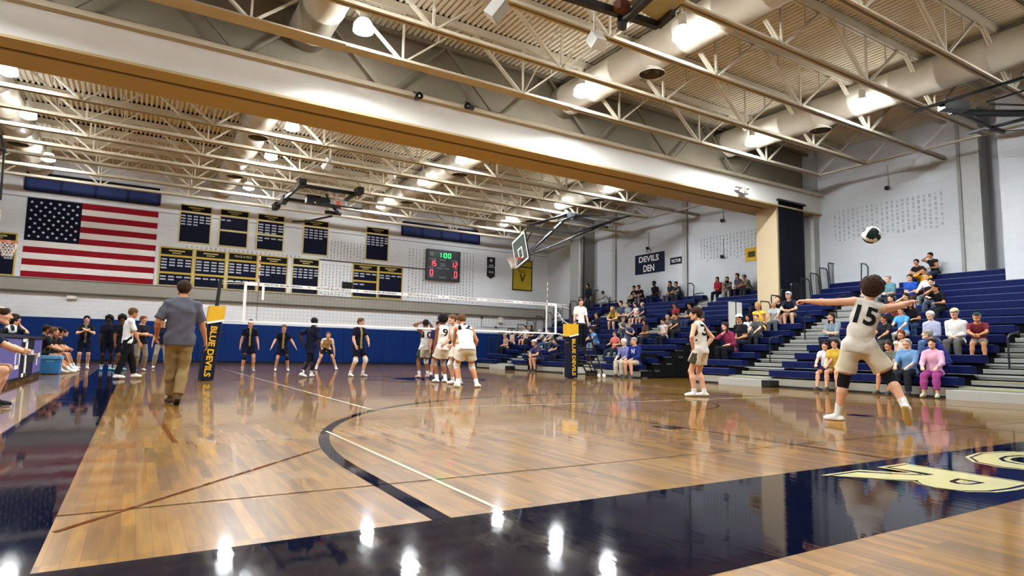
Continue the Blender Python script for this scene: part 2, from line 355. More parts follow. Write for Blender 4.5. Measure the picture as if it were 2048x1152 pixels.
# high-bay lamps
GLOW2 = mat('lamp_side_glow', '#f6fbff', .4, var=.01, emit=65)
GLOW = D.materials.new('lamp_glow'); GLOW.use_nodes = True
gn = GLOW.node_tree.nodes; gb = gn['Principled BSDF']; gb.inputs['Base Color'].default_value = (.9, .9, .9, 1)
nz = gn.new('ShaderNodeTexNoise'); nz.inputs['Scale'].default_value = 4
mr = gn.new('ShaderNodeMapRange'); mr.inputs[3].default_value = LAMP_E * .9; mr.inputs[4].default_value = LAMP_E * 1.1
GLOW.node_tree.links.new(nz.outputs['Fac'], mr.inputs[0]); GLOW.node_tree.links.new(mr.outputs[0], gb.inputs['Emission Strength'])
gb.inputs['Emission Color'].default_value = (.94, .985, 1, 1)
lamp0 = None
rowname = {4.1: 'overhead of the camera', 9.7: 'nearest row in view', 13.5: 'row on the near side of the beam', 21.1: 'row just beyond the deep beam', 24.9: 'middle row beyond the beam', 30.4: 'farthest row by the back wall'}
colname = {-3.5: 'leftmost', 4.0: 'second from left', 10.35: 'third from left', 17.75: 'rightmost'}
for y in (4.1, 9.7, 13.5, 21.1, 24.9, 30.4):
    for x in (-3.5, 4.0, 10.35, 17.75):
        lb = 'glowing white high-bay lamp, %s, %s' % (rowname[y], colname[x])
        if lamp0 is None:
            t = thing('high_bay_lamp', lb, 'lamp', (x, y, 8.1), 'high-bay lamps')
            m = MB(); m.lathe([(.235, 8.16), (.225, 8.3), (.15, 8.42)], (x, y, 0), 14); m.mi = 1; m.lathe([(0, 8.1), (.12, 8.105), (.235, 8.16)], (x, y, 0), 14); m.build('lamp_shade', [GLOW2, GLOW], t, smooth=True)
            m = MB(); m.lathe([(.15, 8.42), (.13, 8.45), (.09, 8.47), (.09, 8.68), (.05, 8.72), (0, 8.72)], (x, y, 0), 14); m.build('ballast_housing', WHITE, t, smooth=True)
            m = MB(); m.tube([(x, y, 8.7), (x, y, 9.4)], .018, 6); m.tube([(x + .07 * math.cos(a), y + .07 * math.sin(a), 8.75 + 0 * a) for a in [i * PI / 4 for i in range(8)]], .01, 5, True); m.build('hanging_rod', WHITE, t)
            lamp0 = t
        else: dup(lamp0, (x, y, 8.1), lb)
# loudspeakers
SPK = mat('speaker_white', '#d5d5d0', .5)
def speaker(c, yaw, pitch, label, s=1):
    t = thing('loudspeaker', label, 'loudspeaker', c, 'white ceiling loudspeakers')
    R = Matrix.Rotation(yaw, 3, 'Z') @ Matrix.Rotation(pitch, 3, 'X'); c = Vector(c)
    m = MB(); m.prism([(-.28, 0), (.28, 0), (.2, .4), (-.2, .4)], -.33, .33, lambda u, v, a: c + R @ Vector((u * s, v * s, a * s))); m.build('cabinet', SPK, t)
    m = MB(); m.prism([(-.25, -.015), (.25, -.015), (.25, .0), (-.25, .0)], -.3, .3, lambda u, v, a: c + R @ Vector((u * s, v * s, a * s))); m.build('grille', mat('grille_light', '#a9aaa6', .7), t)
    m = MB(); m.bar(c + R @ Vector((0, .2, .3)) * s, c + Vector((0, 0, 9.3 - c.z)), .05); m.build('bracket', WHITE, t)
speaker(at(1003, 25, 8.6), math.radians(200 - 180 + 25), .7, 'white loudspeaker facing down, hung near the top middle of the picture', .55)
speaker(at(1190, 92, 10.0), math.radians(170), .7, 'white loudspeaker seen from behind beside the third duct, near side of the beam', .6)
speaker(at(659, 332, 23.5), math.radians(30), .7, 'white wedge loudspeaker beyond the beam, left one of two over the far court', .65)
speaker(at(783, 352, 24.5), math.radians(150), .7, 'white wedge loudspeaker beyond the beam, right one of two over the far court', .65)
# spotlights clamped on the beam flange
for u, v, lb in ((836, 194, 'small black stage spotlight on the beam flange, lens towards the viewer'), (940, 214, 'small black stage spotlight on the beam flange, turned sideways, right of the other one')):
    c = at(u, v, 14.75); t = thing('spotlight', lb, 'spotlight', c, 'spotlights on the beam')
    yw = 0 if u < 900 else -1.2; R = Matrix.Rotation(yw, 3, 'Z')
    m = MB(); m.lathe([(0, .12), (.06, .12), (.075, .02), (.1, -.1), (.1, -.13), (.085, -.13), (.07, -.05)], c, 14, 'y', R); m.build('can', BLACK, t, smooth=True)
    m = MB(); m.lathe([(.035, -.09), (0, -.1)], c, 10, 'y', R); m.build('lens', mat('lens_glass', '#cfd3d8', .1), t)
    m = MB(); m.bar(c + Vector((0, 0, .08)), c + Vector((-.1, .1, .16)), .03); m.build('clamp', BLACK, t)
# emergency floodlight on the beam, horn, detectors
c = at(1487, 379, 14.8); t = thing('emergency_light', 'twin-head emergency light fixed on the beam near its right end', 'light', c)
m = MB(); m.box(c.x - .35, c.x + .35, c.y, c.y + .1, c.z + .05, c.z + .09); m.box(c.x - .12, c.x + .12, c.y - .05, c.y + .12, c.z - .08, c.z + .06); m.build('housing', mat('dull_metal', '#8e8a7e', .5), t)
for s in (-1, 1): m = MB(); m.lathe([(0, .05), (.07, .04), (.08, -.04), (0, -.05)], c + Vector((.16 * s, -.06, -.1)), 12, 'y'); m.build('lamp_head', WPAINT, t)
# ------------------------------------------------------------------ back wall: windows, flag, banners, scoreboard
YW = YB
def window(i, x0, x1, n=4):
    t = thing('window_%d' % i, 'x', 'window', ((x0 + x1) / 2, YW - .05, 7.8)); del t['category']; del t['label']; t['kind'] = 'structure'
    m = MB(); w = (x1 - x0) / n
    for k in range(n + 1): m.box(x0 + k * w - .06, x0 + k * w + .06, YW - .09, YW - .01, 7.76, 8.42)
    m.box(x0, x1, YW - .09, YW - .01, 7.72, 7.79); m.box(x0, x1, YW - .09, YW - .01, 8.37, 8.44); m.build('window_frame', mat('frame_navy', '#1a2647', .5), t)
    m = MB(); m.box(x0, x1, YW - .05, YW - .02, 7.78, 8.38); m.build('window_pane', mat('pane_dusk', '#2b3868', .5, var=.2, scale=1.5), t)
    m = MB(); m.box(x0, x1, YW - .14, YW - .0, 8.46, 8.6); m.build('window_head', mat('head_dark', '#15171e', .6), t)
window(1, -4.75, .53); window(2, 13.3, 18.55)
def star(cx, cz, r, y):
    pts = [(cx + (r if k % 2 == 0 else r * .42) * math.sin(k * PI / 5), y, cz + (r if k % 2 == 0 else r * .42) * math.cos(k * PI / 5)) for k in range(10)]
    return [(cx, y, cz)] + pts, [(0, k + 1, (k + 1) % 10 + 1) for k in range(10)]
fl_ = thing('national_flag', 'large red and white striped flag with starred blue canton on the back wall', 'flag', (-2.05, YW - .06, 3.8))
x0, x1, z0, z1 = -4.62, .54, 3.79, 7.42
def wav(x, z): return YW - .05 + .012 * math.sin(x * 2.3 + z) + .01 * math.sin(x * 5 + z * 2.2)
m = MB(); NX = 40
for s in range(13):
    m.mi = s % 2
    za = z1 - (z1 - z0) * s / 13; zb = z1 - (z1 - z0) * (s + 1) / 13
    V = []
    for k in range(NX + 1):
        x = x0 + (x1 - x0) * k / NX
        V += [(x, wav(x, za), za), (x, wav(x, zb), zb)]
    m.add(V, [(2 * k, 2 * k + 1, 2 * k + 3, 2 * k + 2) for k in range(NX)])
m.mi = 1; m.box(x0, x1, YW - .028, YW - .02, z0, z1)
m.build('stripes', [mat('flag_red', '#7c0f1b', .7, var=.08), mat('flag_white', '#d9d6d2', .7, var=.05)], fl_)
m = MB(); xc = -2.57; zc = z1 - (z1 - z0) * 7 / 13
V = []
for k in range(21):
    x = x0 + (xc - x0) * k / 20
    for j in range(9):
        z = z1 - (z1 - zc) * j / 8; V.append((x, wav(x, z) - .008, z))
m.add(V, [(k * 9 + j, k * 9 + j + 1, (k + 1) * 9 + j + 1, (k + 1) * 9 + j) for k in range(20) for j in range(8)])
cn = m.build('canton', mat('flag_blue', '#04071a', .7), fl_)
m = MB()
for r in range(9):
    for c in range(6 if r % 2 == 0 else 5):
        x = x0 + (xc - x0) * (2 * c + (1 if r % 2 == 0 else 2)) / 12; z = z1 - (z1 - zc) * (r + 1) / 10
        V, F = star(x, z, .075, wav(x, z) - .014); m.add(V, F)
m.build('stars', mat('flag_star', '#cfd2dc', .7), cn)

GB = mat('banner_gold', '#b7a14a', .6); GT = mat('banner_trim', '#c9c08a', .6); BN = NCLOTH; BLINE = mat('banner_white', '#aeb4c4', .6)
BHEAD = mat('banner_head', '#0f0d12', .6, var=.2)
def banner(name, x0, x1, z0, z1, sections, label, head=.3, title=None, gold=True, group='navy banners on the back wall', Y=YW, gz=None, trim=GT, fold=0):
    """sections: list of (z_top, z_bottom, columns, rows, last row count)"""
    t = thing(name, label, 'banner', ((x0 + x1) / 2, Y - .04, z0), group)
    m = MB(); m.box(x0, x1, Y - .03, Y - .012, z0, z1)
    m.mi = 1; m.box(x0 + .05, x1 - .05, Y - .034, Y - .03, z1 - head, z1 - .05); m.mi = 0
    m.build('cloth', [BN, BHEAD], t)
    m = MB(); b = .045; e = .06
    for q in ((x0 - b, x0 + .02, z0 - b, z1 + b), (x1 - .02, x1 + b, z0 - b, z1 + b), (x0, x1, z0 - b, z0 + .02), (x0, x1, z1 - .02, z1 + b)): m.box(q[0], q[1], Y - .045, Y - .01, q[2], q[3])
    m.box(x0, x1, Y - .04, Y - .03, z1 - head - .1, z1 - head)
    for k, sc in enumerate(sections[1:]): m.box(x0, x1, Y - .04, Y - .03, sc[0] + .0, sc[0] + .1)
    m.build('border', trim, t)
    W = x1 - x0
    for zt, zb, nc, nr, last in sections:
        m = MB()
        for r in range(nr):
            for c in range(nc if r < nr - 1 else last):
                cx = x0 + W * (c + .5) / nc; cz = zt - .14 - r * .145; w_ = W / nc * .36
                m.box(cx - w_, cx + w_, Y - .037, Y - .03, cz - .035, cz + .035)
        if m.v: m.build('year_lines', BLINE, t)
    m = MB()
    if title: put_text(m, title, ((x0 + x1) / 2, Y - .04, z1 - head * .45), (1, 0, 0), (0, 0, 1), .11, W * .62)
    else:
        m.box(x0 + W * .25, x1 - W * .25, Y - .038, Y - .034, z1 - head * .5, z1 - head * .5 + .07); m.box(x0 + W * .36, x1 - W * .36, Y - .038, Y - .034, z1 - head * .8, z1 - head * .8 + .05)
    m.build('heading', mat('banner_heading', '#a8a26c', .6), t)
    return t
banner('championship_banner', 1.5, 2.9, 6.06, 7.98, [(7.55, 6.1, 5, 4, 3)], 'hanging navy banner nearest the flag in the upper row, four rows of years', .32)
banner('championship_banner', 3.33, 4.68, 6.06, 7.98, [(7.55, 6.9, 5, 1, 2), (6.82, 6.1, 1, 0, 0)], 'creased navy banner, second of the upper row, almost no years on it', .3)
banner('championship_banner', 5.16, 6.5, 6.06, 7.98, [(7.55, 6.9, 4, 4, 3), (6.82, 6.1, 4, 2, 1)], 'third navy banner of the upper row, in two blocks of years', .3)
banner('championship_banner', 7.56, 8.9, 6.06, 7.98, [(7.55, 6.1, 5, 4, 4)], 'fourth navy banner of the upper row, behind the folded hoop, sagging cloth', .32)
banner('championship_banner', 11.12, 12.46, 6.08, 8.0, [(7.55, 6.1, 5, 4, 4)], 'navy banner alone at the right end of the upper row', .32)
banner('championship_banner', .76, 2.18, 3.82, 5.7, [(5.26, 4.5, 4, 4, 1), (4.4, 3.85, 4, 2, 2)], 'navy and gold board nearest the flag in the lower row', .34, trim=GB)
banner('championship_banner', 2.32, 3.7, 3.82, 5.7, [(5.26, 4.5, 4, 4, 4), (4.4, 3.85, 4, 1, 4)], 'second navy and gold board of the lower row, partly behind the grey-shirted man', .34, trim=GB)
banner('championship_banner', 3.85, 5.24, 3.82, 5.72, [(5.28, 4.5, 4, 4, 2), (4.4, 3.85, 4, 1, 4)], 'third board of the lower row, headed TRACK & FIELD', .34, title='TRACK & FIELD', trim=GB)
banner('championship_banner', 5.38, 6.78, 3.82, 5.72, [(5.28, 3.85, 5, 4, 2)], 'fourth board of the lower row, above the left end of the net', .34, trim=GB)
banner('championship_banner', 7.08, 8.48, 3.82, 5.76, [(5.3, 3.85, 5, 4, 4)], 'fifth board of the lower row, alone after a narrow gap', .34, trim=GT)
banner('championship_banner', 10.44, 11.86, 3.86, 5.72, [(5.34, 4.9, 4, 2, 2), (4.72, 3.9, 4, 1, 2)], 'board of the lower row with the black monitor at its edge', .3, trim=GB)
banner('championship_banner', 11.98, 13.4, 3.88, 5.74, [(5.34, 3.9, 4, 2, 2)], 'last board of the lower row, nearest the scoreboard', .3, trim=GB)
banner('championship_banner', -6.2, -4.88, 3.84, 5.68, [(5.3, 3.9, 3, 5, 3)], 'navy banner cut by the left edge of the picture, left of the flag', .3, trim=GB)
# black pennant and gold banner
t = thing('pennant', 'small black pennant with a pointed foot, right of the scoreboard', 'banner', (19.5, YW - .04, 5.55))
m = MB(); m.prism([(19.2, 5.75), (19.5, 5.58), (19.8, 5.75), (19.8, 7.0), (19.2, 7.0)], YW - .03, YW - .01, lambda u, v, a: (u, a, v)); m.build('cloth', BLACK, t)
m = MB(); m.box(19.2, 19.8, YW - .035, YW - .03, 6.32, 6.37); m.lathe([(.1, -.035), (0, -.036)], (19.5, YW, 6.78), 10, 'y'); m.box(19.35, 19.66, YW - .035, YW - .03, 6.42, 6.5); m.box(19.36, 19.48, YW - .035, YW - .03, 5.95, 6.08); m.box(19.56, 19.66, YW - .035, YW - .03, 5.95, 6.08); m.build('print', BLINE, t)
t = thing('banner', 'yellow banner with a dark border under the lowered hoop in the far corner', 'banner', (21.95, YW - .04, 5.0))
m = MB(); m.box(21.2, 22.65, YW - .03, YW - .01, 5.02, 7.0); m.build('cloth', mat('banner_yellow', '#a8912f', .65, var=.15, scale=3), t)
m = MB()
for q in ((21.14, 21.22, 4.98, 7.04), (22.63, 22.71, 4.98, 7.04), (21.14, 22.7, 4.96, 5.04), (21.14, 22.7, 6.98, 7.05), (21.2, 22.65, 6.52, 6.6)): m.box(q[0], q[1], YW - .04, YW - .03, q[2], q[3])
m.build('border', mat('banner_olive', '#3d3818', .6), t)
m = MB(); m.bar((21.75, YW - .035, 6.1), (21.92, YW - .035, 5.6), .1, .01, (0, 1, 0)); m.bar((22.12, YW - .035, 6.1), (21.94, YW - .035, 5.6), .1, .01, (0, 1, 0))
for k in range(3): m.box(21.6, 22.2, YW - .036, YW - .03, 6.3 - k * .07, 6.33 - k * .07)
m.build('print', mat('banner_olive', '#3d3818'), t)
# columns of player names painted as small plates
def name_columns(x0, x1, z0, z1, n, label, Y=YW, side=False):
    m = MB(); r = random.Random(int(x0 * 10 + z0))
    for c in range(n):
        x = x0 + (x1 - x0) * c / max(1, n - 1); z = z1
        while z > z0:
            h = r.uniform(.1, .2); m.mi = r.choice((0, 0, 1)); wd = .035
            if side: m.box(XR - .012, XR - .002, x - wd, x + wd, z - h * .7, z)
            else: m.box(x - wd, x + wd, Y - .012, Y - .002, z - h * .7, z)
            z -= h + .02
    o = m.build('name_plates', [mat('plate_grey', '#9fa3a6', .6), mat('plate_pale', '#b2b5b6', .6)]); tag(o, label, 'name plates'); o['kind'] = 'stuff'
name_columns(8.75, 11.0, 5.9, 6.95, 13, 'columns of small grey name plates between the upper banners')
name_columns(8.7, 10.3, 3.9, 5.6, 9, 'columns of small grey name plates beside the black monitor')
name_columns(13.85, 14.75, 3.95, 7.0, 5, 'columns of small grey name plates left of the scoreboard')
name_columns(17.3, 18.2, 3.95, 7.1, 5, 'columns of small grey name plates right of the scoreboard')
name_columns(14.95, 17.1, 3.95, 5.0, 11, 'columns of small grey name plates under the scoreboard')
name_columns(1.9, 7.4, 5.82, 5.9, 26, 'thin row of small name plates over the lower boards')
name_columns(18.2, 21.4, 5.6, 6.7, 17, 'block of grey name plates on the side wall beyond the partition', side=True)
name_columns(10.5, 14.4, 5.6, 6.8, 22, 'large block of grey name plates on the side wall behind the ball', side=True)
# scoreboard
t = thing('scoreboard', 'black scoreboard reading 1:00 in green and 15, 12 in red', 'scoreboard', (16.0, YW - .15, 5.2))
m = MB(); m.box(14.9, 17.12, YW - .22, YW - .01, 5.2, 7.04); m.mi = 1
for q in ((14.88, 14.96, 5.18, 7.06), (17.06, 17.14, 5.18, 7.06), (14.88, 17.14, 5.17, 5.26), (14.88, 17.14, 6.98, 7.07)): m.box(q[0], q[1], YW - .25, YW - .2, q[2], q[3])
m.build('case', [mat('score_face', '#161b26', .4), BLACK], t)
SEG = {'0': 'abcdef', '1': 'bc', '2': 'abged', '5': 'afgcd'}
def digit(m, ch, cx, cz, w, h, y, th=.045):
    for s in SEG[ch]:
        a = {'a': ((-w, h), (w, h)), 'g': ((-w, 0), (w, 0)), 'd': ((-w, -h), (w, -h)), 'f': ((-w, 0), (-w, h)), 'b': ((w, 0), (w, h)), 'e': ((-w, -h), (-w, 0)), 'c': ((w, -h), (w, 0))}[s]
        m.bar((cx + a[0][0], y, cz + a[0][1]), (cx + a[1][0], y, cz + a[1][1]), th, .02, (0, 1, 0))
LG = mat('led_green', '#3be07c', .5, emit=3.0); LR = mat('led_red', '#ff5266', .5, emit=2.2)
ys = YW - .235
m = MB(); digit(m, '1', 15.75, 6.74, .07, .13, ys); digit(m, '0', 16.12, 6.74, .08, .13, ys); digit(m, '0', 16.4, 6.74, .08, .13, ys); m.box(15.94, 15.97, ys - .01, ys, 6.78, 6.81); m.box(15.94, 15.97, ys - .01, ys, 6.66, 6.69); m.build('clock_digits', LG, t)
m = MB(); digit(m, '1', 15.2, 6.2, .06, .15, ys); digit(m, '5', 15.42, 6.2, .07, .15, ys); digit(m, '1', 16.62, 6.2, .06, .15, ys); digit(m, '2', 16.88, 6.2, .07, .15, ys)
digit(m, '0', 15.22, 5.62, .08, .17, ys); digit(m, '0', 16.86, 5.62, .08, .17, ys); m.build('score_digits', LR, t)
m = MB()
for q in ((15.05, 15.5, 6.46), (16.55, 17.0, 6.46), (15.75, 16.15, 6.46), (15.8, 16.1, 6.2), (15.78, 16.14, 6.08), (15.55, 15.98, 5.92), (16.08, 16.4, 5.92), (15.05, 15.38, 5.93), (16.7, 17.0, 5.93), (15.75, 16.2, 5.36), (15.08, 15.35, 5.36), (16.6, 16.95, 5.36)): m.box(q[0], q[1], ys, ys + .01, q[2] - .035, q[2] + .035)
m.lathe([(.13, 0), (0, -.01)], (15.2, ys, 6.78), 12, 'y'); m.build('captions', mat('caption_grey', '#7d828a', .6), t)
m = MB(); m.box(9.8, 10.4, YW - .2, YW - .1, 4.22, 4.64); m.mi = 1; m.box(9.83, 10.37, YW - .205, YW - .2, 4.26, 4.6); tag(m.build('monitor', [BLACK, mat('screen_off', '#0a0a0c', .2)]), 'small black wall monitor at the edge of a navy board', 'monitor')
m = MB(); m.box(-2.84, -2.46, YW - .12, YW - .01, 2.9, 3.04); m.lathe([(.06, -.14), (.05, -.06)], (-2.78, YW, 3.05), 10, 'y'); m.lathe([(.06, -.14), (.05, -.06)], (-2.52, YW, 3.05), 10, 'y'); tag(m.build('emergency_light', WPAINT), 'white emergency light box below the flag', 'light')
m = MB(); m.box(20.1, 20.42, YW - .12, YW - .01, 2.75, 3.12); tag(m.build('speaker_box', WPAINT), 'white wall box above the far bleachers, right of the black outlet', 'wall box')
m = MB(); m.box(18.85, 18.97, YW - .06, YW - .01, 2.95, 3.1); m.box(18.9, 18.92, YW - .03, YW - .01, 2.45, 2.95); m.box(18.9, 23, YW - .03, YW - .01, 2.43, 2.45); m.box(19.9, 20.02, YW - .06, YW - .01, 2.38, 2.5); tag(m.build('conduit', mat('outlet_dark', '#3c3e40', .6)), 'dark conduit with boxes above the far end of the bleachers', 'conduit')
m = MB()
for k in range(3): m.lathe([(.02, 0), (.05, -.03), (.02, -.08), (0, -.08)], (3.0 + k * .35 - .8, YW, 2.3), 8, 'y')
tag(m.build('wall_hooks', mat('outlet_dark', '#3c3e40')), 'three small dark hooks on the white wall right of the net pole', 'hooks')
# side wall signs
t = thing('sign', 'navy sign reading DEVILS DEN on the side wall', 'sign', (XR - .02, 25.1, 5.35))
m = MB(); m.box(XR - .03, XR - .005, 23.92, 26.2, 5.33, 6.43); m.build('sign_board', mat('sign_navy', '#121a33', .6), t)
m = MB(); put_text(m, 'DEVILS', (XR - .035, 25.1, 6.15), (0, -1, 0), (0, 0, 1), .34, 1.55, .03); put_text(m, 'DEN', (XR - .035, 25.1, 5.62), (0, -1, 0), (0, 0, 1), .38, .85, .03); m.build('lettering', WPAINT, t)
m = MB(); m.tube([(XR - .06, 25.1 + .16 * math.cos(a), 6.55 + .16 * math.sin(a)) for a in [(-.3 + 3.9 * k / 9) for k in range(10)]], .03, 6); m.tube([(XR - .05, 25.1, 6.4), (XR - .05, 25.1, 6.5)], .02, 6); tag(m.build('hook_sign', mat('hook_grey', '#8d8f91', .5)), 'small grey curl standing on top of the DEVILS DEN sign', 'ornament')
t = thing('sign', 'small dark sign reading VICTOR beside the larger navy sign', 'sign', (XR - .02, 23.05, 5.6))
m = MB(); m.box(XR - .03, XR - .005, 22.64, 23.5, 5.62, 5.98); m.build('sign_board', mat('sign_navy', '#121a33'), t)
m = MB(); put_text(m, 'VICTOR', (XR - .035, 23.07, 5.8), (0, -1, 0), (0, 0, 1), .17, .66, .02); m.build('lettering', WPAINT, t)
t = thing('sign', 'yellow sign reading KEEP OUT-style dark blocks beside the partition', 'sign', (XR - .02, 18.35, 5.25)); t['label'] = 'yellow sign with two dark printed blocks, half hidden by the partition stack'
m = MB(); m.box(XR - .03, XR - .005, 17.5, 18.75, 5.24, 5.86); m.build('sign_board', GOLD, t)
m = MB(); m.box(XR - .04, XR - .03, 18.22, 18.6, 5.42, 5.68); m.box(XR - .04, XR - .03, 17.75, 18.1, 5.42, 5.68); m.build('print', mat('banner_olive', '#3d3818'), t)
for u, v, lb in ((1447, 442, 'small dark camera high on the side wall left of the yellow sign'), (1447, 514, 'small dark box on the side wall left of the yellow sign, lower one'), (1777, 377, 'small dark camera high on the side wall above the ball'), (1970, 435, 'small dark camera hanging at the recess by the right edge'), (1298, 497, 'small round fitting over the navy sign'), (1159, 492, 'small dark fitting on the side wall in the far corner')):
    X_ = XR - .02 if u != 1970 else 24.5; c = atx(u, v, X_); t = thing('wall_camera', lb, 'camera', c, 'small fittings on the side wall')
    m = MB(); m.lathe([(0, -.09), (.07, -.06), (.09, .0), (.07, .07), (0, .09)], c - Vector((.12, 0, 0)), 10); m.build('body', mat('cam_brown', '#2c2622', .5), t, smooth=True)
    m = MB(); m.box(c.x - .12, c.x + .02, c.y - .03, c.y + .03, c.z - .03, c.z + .03); m.box(X_ - .02, X_, c.y - .01, c.y + .01, c.z, c.z + .9); m.build('mount', mat('plate_grey', '#9fa3a6'), t)

# ------------------------------------------------------------------ folding partition stack under the beam
t = thing('folding_partition', 'stacked folding partition, cream face and dark edge, under the right end of the beam', 'partition', (22, 15.5, 0))
m = MB(); m.box(21.15, 21.25, 15.05, 16.0, 0, 6.95); m.build('cream_panel', mat('partition_cream', '#b9a88a', .65, var=.03), t)
m = MB(); m.box(21.25, 22.8, 15.0, 16.0, 0, 6.98)
for k in range(9): m.box(21.2 + k * .18, 21.24 + k * .18, 14.98, 15.0, 0, 6.95)
m.build('stacked_leaves', mat('partition_dark', '#15171f', .6), t)
m = MB(); m.box(21.1, 22.85, 14.9, 16.3, 6.96, 7.03); m.build('head_track', BLACK, t)

# ------------------------------------------------------------------ bleachers
RUN, RISE, X0, Z0, NR = .61, .257, 15.7, .48, 14
def rowx(i): return X0 + RUN * i
def rowz(i): return Z0 + RISE * i
AISLES = [(5.3, 6.72), (11.55, 12.95), (19.65, 21.0), (25.9, 27.3)]
def bleacher(name, y0, y1, label, rows=NR, notch=()):
    t = thing(name, label, 'bleachers', (X0, (y0 + y1) / 2, 0), 'telescopic bleachers along the side wall')
    for i in range(rows):
        x = rowx(i); z = rowz(i); segs = []
        a = y0
        cuts = sorted([c for c in AISLES if c[0] < y1 and c[1] > y0])
        for c in cuts: segs.append((a, c[0])); a = c[1]
        segs.append((a, y1))
        for s0, s1 in segs:
            if s1 - s0 < .05: continue
            pieces = [(s0, notch[0]), (notch[1], s1)] if notch and i < 1 and s0 < notch[0] < s1 else [(s0, s1)]
            for p0, p1 in pieces:
                m = MB(); m.box(x, x + .29, p0, p1, z - .19, z - .012); n = max(1, round((p1 - p0) / .46)); w = (p1 - p0) / n
                for k in range(n): m.box(x - .012, x + .27, p0 + k * w + .005, p0 + (k + 1) * w - .005, z - .185, z)
                m.mi = 1; m.box(x - .016, x + .0, p0, p1, z - .012, z + .002); m.build('bench_row', [NAVY, mat('seat_edge_highlight', '#46568c', .4)], t)  # paler strip along the seat's front edge paints in its highlight
        if i + 1 < rows + 0:
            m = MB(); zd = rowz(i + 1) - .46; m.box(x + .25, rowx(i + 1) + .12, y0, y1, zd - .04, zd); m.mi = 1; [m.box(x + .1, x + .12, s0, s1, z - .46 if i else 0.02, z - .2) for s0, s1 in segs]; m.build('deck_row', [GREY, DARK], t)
    m = MB(); m.box(X0 + .02, X0 + .06, y0, y1 if not notch else notch[0], .05, Z0 - .24)
    if notch: m.box(X0 + .02, X0 + .06, notch[1], y1, .05, Z0 - .24)
    m.mi = 1; m.box(X0 - .01, X0 + .05, y0, y1, .0, .05); m.build('skirt', [SKIRT, BLACK], t)
    for c in AISLES:
        if c[0] < y0 - .01 or c[1] > y1 + .01: continue
        m = MB()
        m.box(X0 - .38, X0 + .02, c[0] - .02, c[1] + .1, 0.0, .2); m.mi = 3; m.box(X0 - .36, X0 + .02, c[0] - .3, c[0] - .02, .02, .19); m.mi = 0
        for i in range(rows - 1):
            x = rowx(i); zd = rowz(i + 1) - .46 - RISE
            if i == 0: m.mi = 0; m.box(x, x + .33, c[0], c[1], .02, .24); m.mi = 2; m.box(x - .012, x + .02, c[0], c[1], .235, .26); m.mi = 0
            za = rowz(i + 1) - .46; h2 = RISE / 2
            m.mi = 1; m.box(x + .62, x + .7, c[0] + .02, c[1] - .02, za - .02, za + .04)
            m.mi = 0; m.box(x + .3, x + .62, c[0], c[1], za - h2 + .03, za); m.box(x + .6, x + .93, c[0] + .12, c[1], za + .035, za + h2)
            m.mi = 2 if i == 0 else 4; m.box(x + .288, x + .302, c[0], c[1], za - .02, za + .003); m.box(x + .588, x + .602, c[0] + .12, c[1], za + h2 - .02, za + h2 + .003)
        m.build('aisle_steps', [GREY, DARK, mat('step_yellow', '#a9a47a', .6), BLACK, mat('step_edge', '#b4b6b2', .5)], t)
        for i in range(1, rows - 1, 3):
            x = rowx(i) + .75; z = rowz(i + 1) - .4; yc = (c[0] + c[1]) / 2 + .25
            m = MB(); m.tube([(x, yc, z - .05), (x, yc, z + .8), (x + .12, yc, z + .88), (x + .6, yc, z + .95), (x + .64, yc, z + .9)], .022, 7); m.lathe([(.07, z - .05), (.05, z + .02), (.025, z + .05)], (x, yc, 0), 10); m.build('hand_rail', BLACK, t)
    return t
b1 = bleacher('bleachers', -.5, 14.5, 'right bank of navy bleachers, on the near side of the partition', NR)
b2 = bleacher('bleachers', 16.9, 29.5, 'left bank of navy bleachers, beyond the partition', NR, notch=(23.7, 24.5))
# dark side curtain of the left bank and its upper navy panels
m = MB()
for i in range(NR): m.box(rowx(i) + .02, rowx(i) + RUN, 16.86, 16.9, .02, rowz(i) - (.2 if i < 7 else .3))
m.box(X0 + .3, XR, 17.3, 17.34, 0, .9); m.build('side_curtain', DARK, b2)
m = MB()
for i in range(7, NR): m.box(rowx(i), rowx(i) + RUN - .03, 16.8, 16.86, rowz(i) - 1.15, rowz(i) - .02)
m.build('side_panel', mat('panel_navy', '#1a2240', .5), b2)
m = MB()
for i in range(0, 7): m.box(rowx(i) - .02, rowx(i) + .32, 16.84, 16.95, rowz(i) - .24, rowz(i) - .2); m.box(rowx(i) + .05, rowx(i) + .3, 16.84, 16.92, rowz(i) - .5, rowz(i) - .44)
m.build('row_bracket', CHROME, b2)
m = MB()
for i in range(NR): m.box(rowx(i) + .02, rowx(i) + RUN, 14.5, 14.54, .02, rowz(i) - .2)
m.build('side_curtain', DARK, b1)
def loop_rail(parent, p, h, w=.5, n=None, lean=.16, bars=False):
    m = MB(); x, y, z = p; r = .024
    m.tube([(x, y, z), (x - lean * .6, y, z + h - .1), (x - lean * .45, y, z + h), (x + w - .12 - lean * .3, y, z + h), (x + w - lean * .5, y, z + h - .1), (x + w, y, z + .05)], r, 7)
    if bars:
        for k in range(1, 8): m.tube([(x + w * k / 8 - lean * .3, y, z + .15), (x + w * k / 8 - lean * .3, y, z + h - .02)], .005, 5)
        m.tube([(x, y, z + .15), (x + w, y, z + .15)], .012, 5)
    m.build('end_rail', BLACK, parent)
for i in range(1, NR): loop_rail(b2, (rowx(i) + .1, 29.5, rowz(i) - .1), 1.0, .52, lean=0, bars=True)
for i in range(5, NR): loop_rail(b1, (rowx(i) + .1, 14.52, rowz(i) - .2), 1.05, .52, lean=.18, bars=(i > 8))
for i in (8, 10): loop_rail(b2, (rowx(i) + .1, 16.95, rowz(i) - .2), .1, .3)
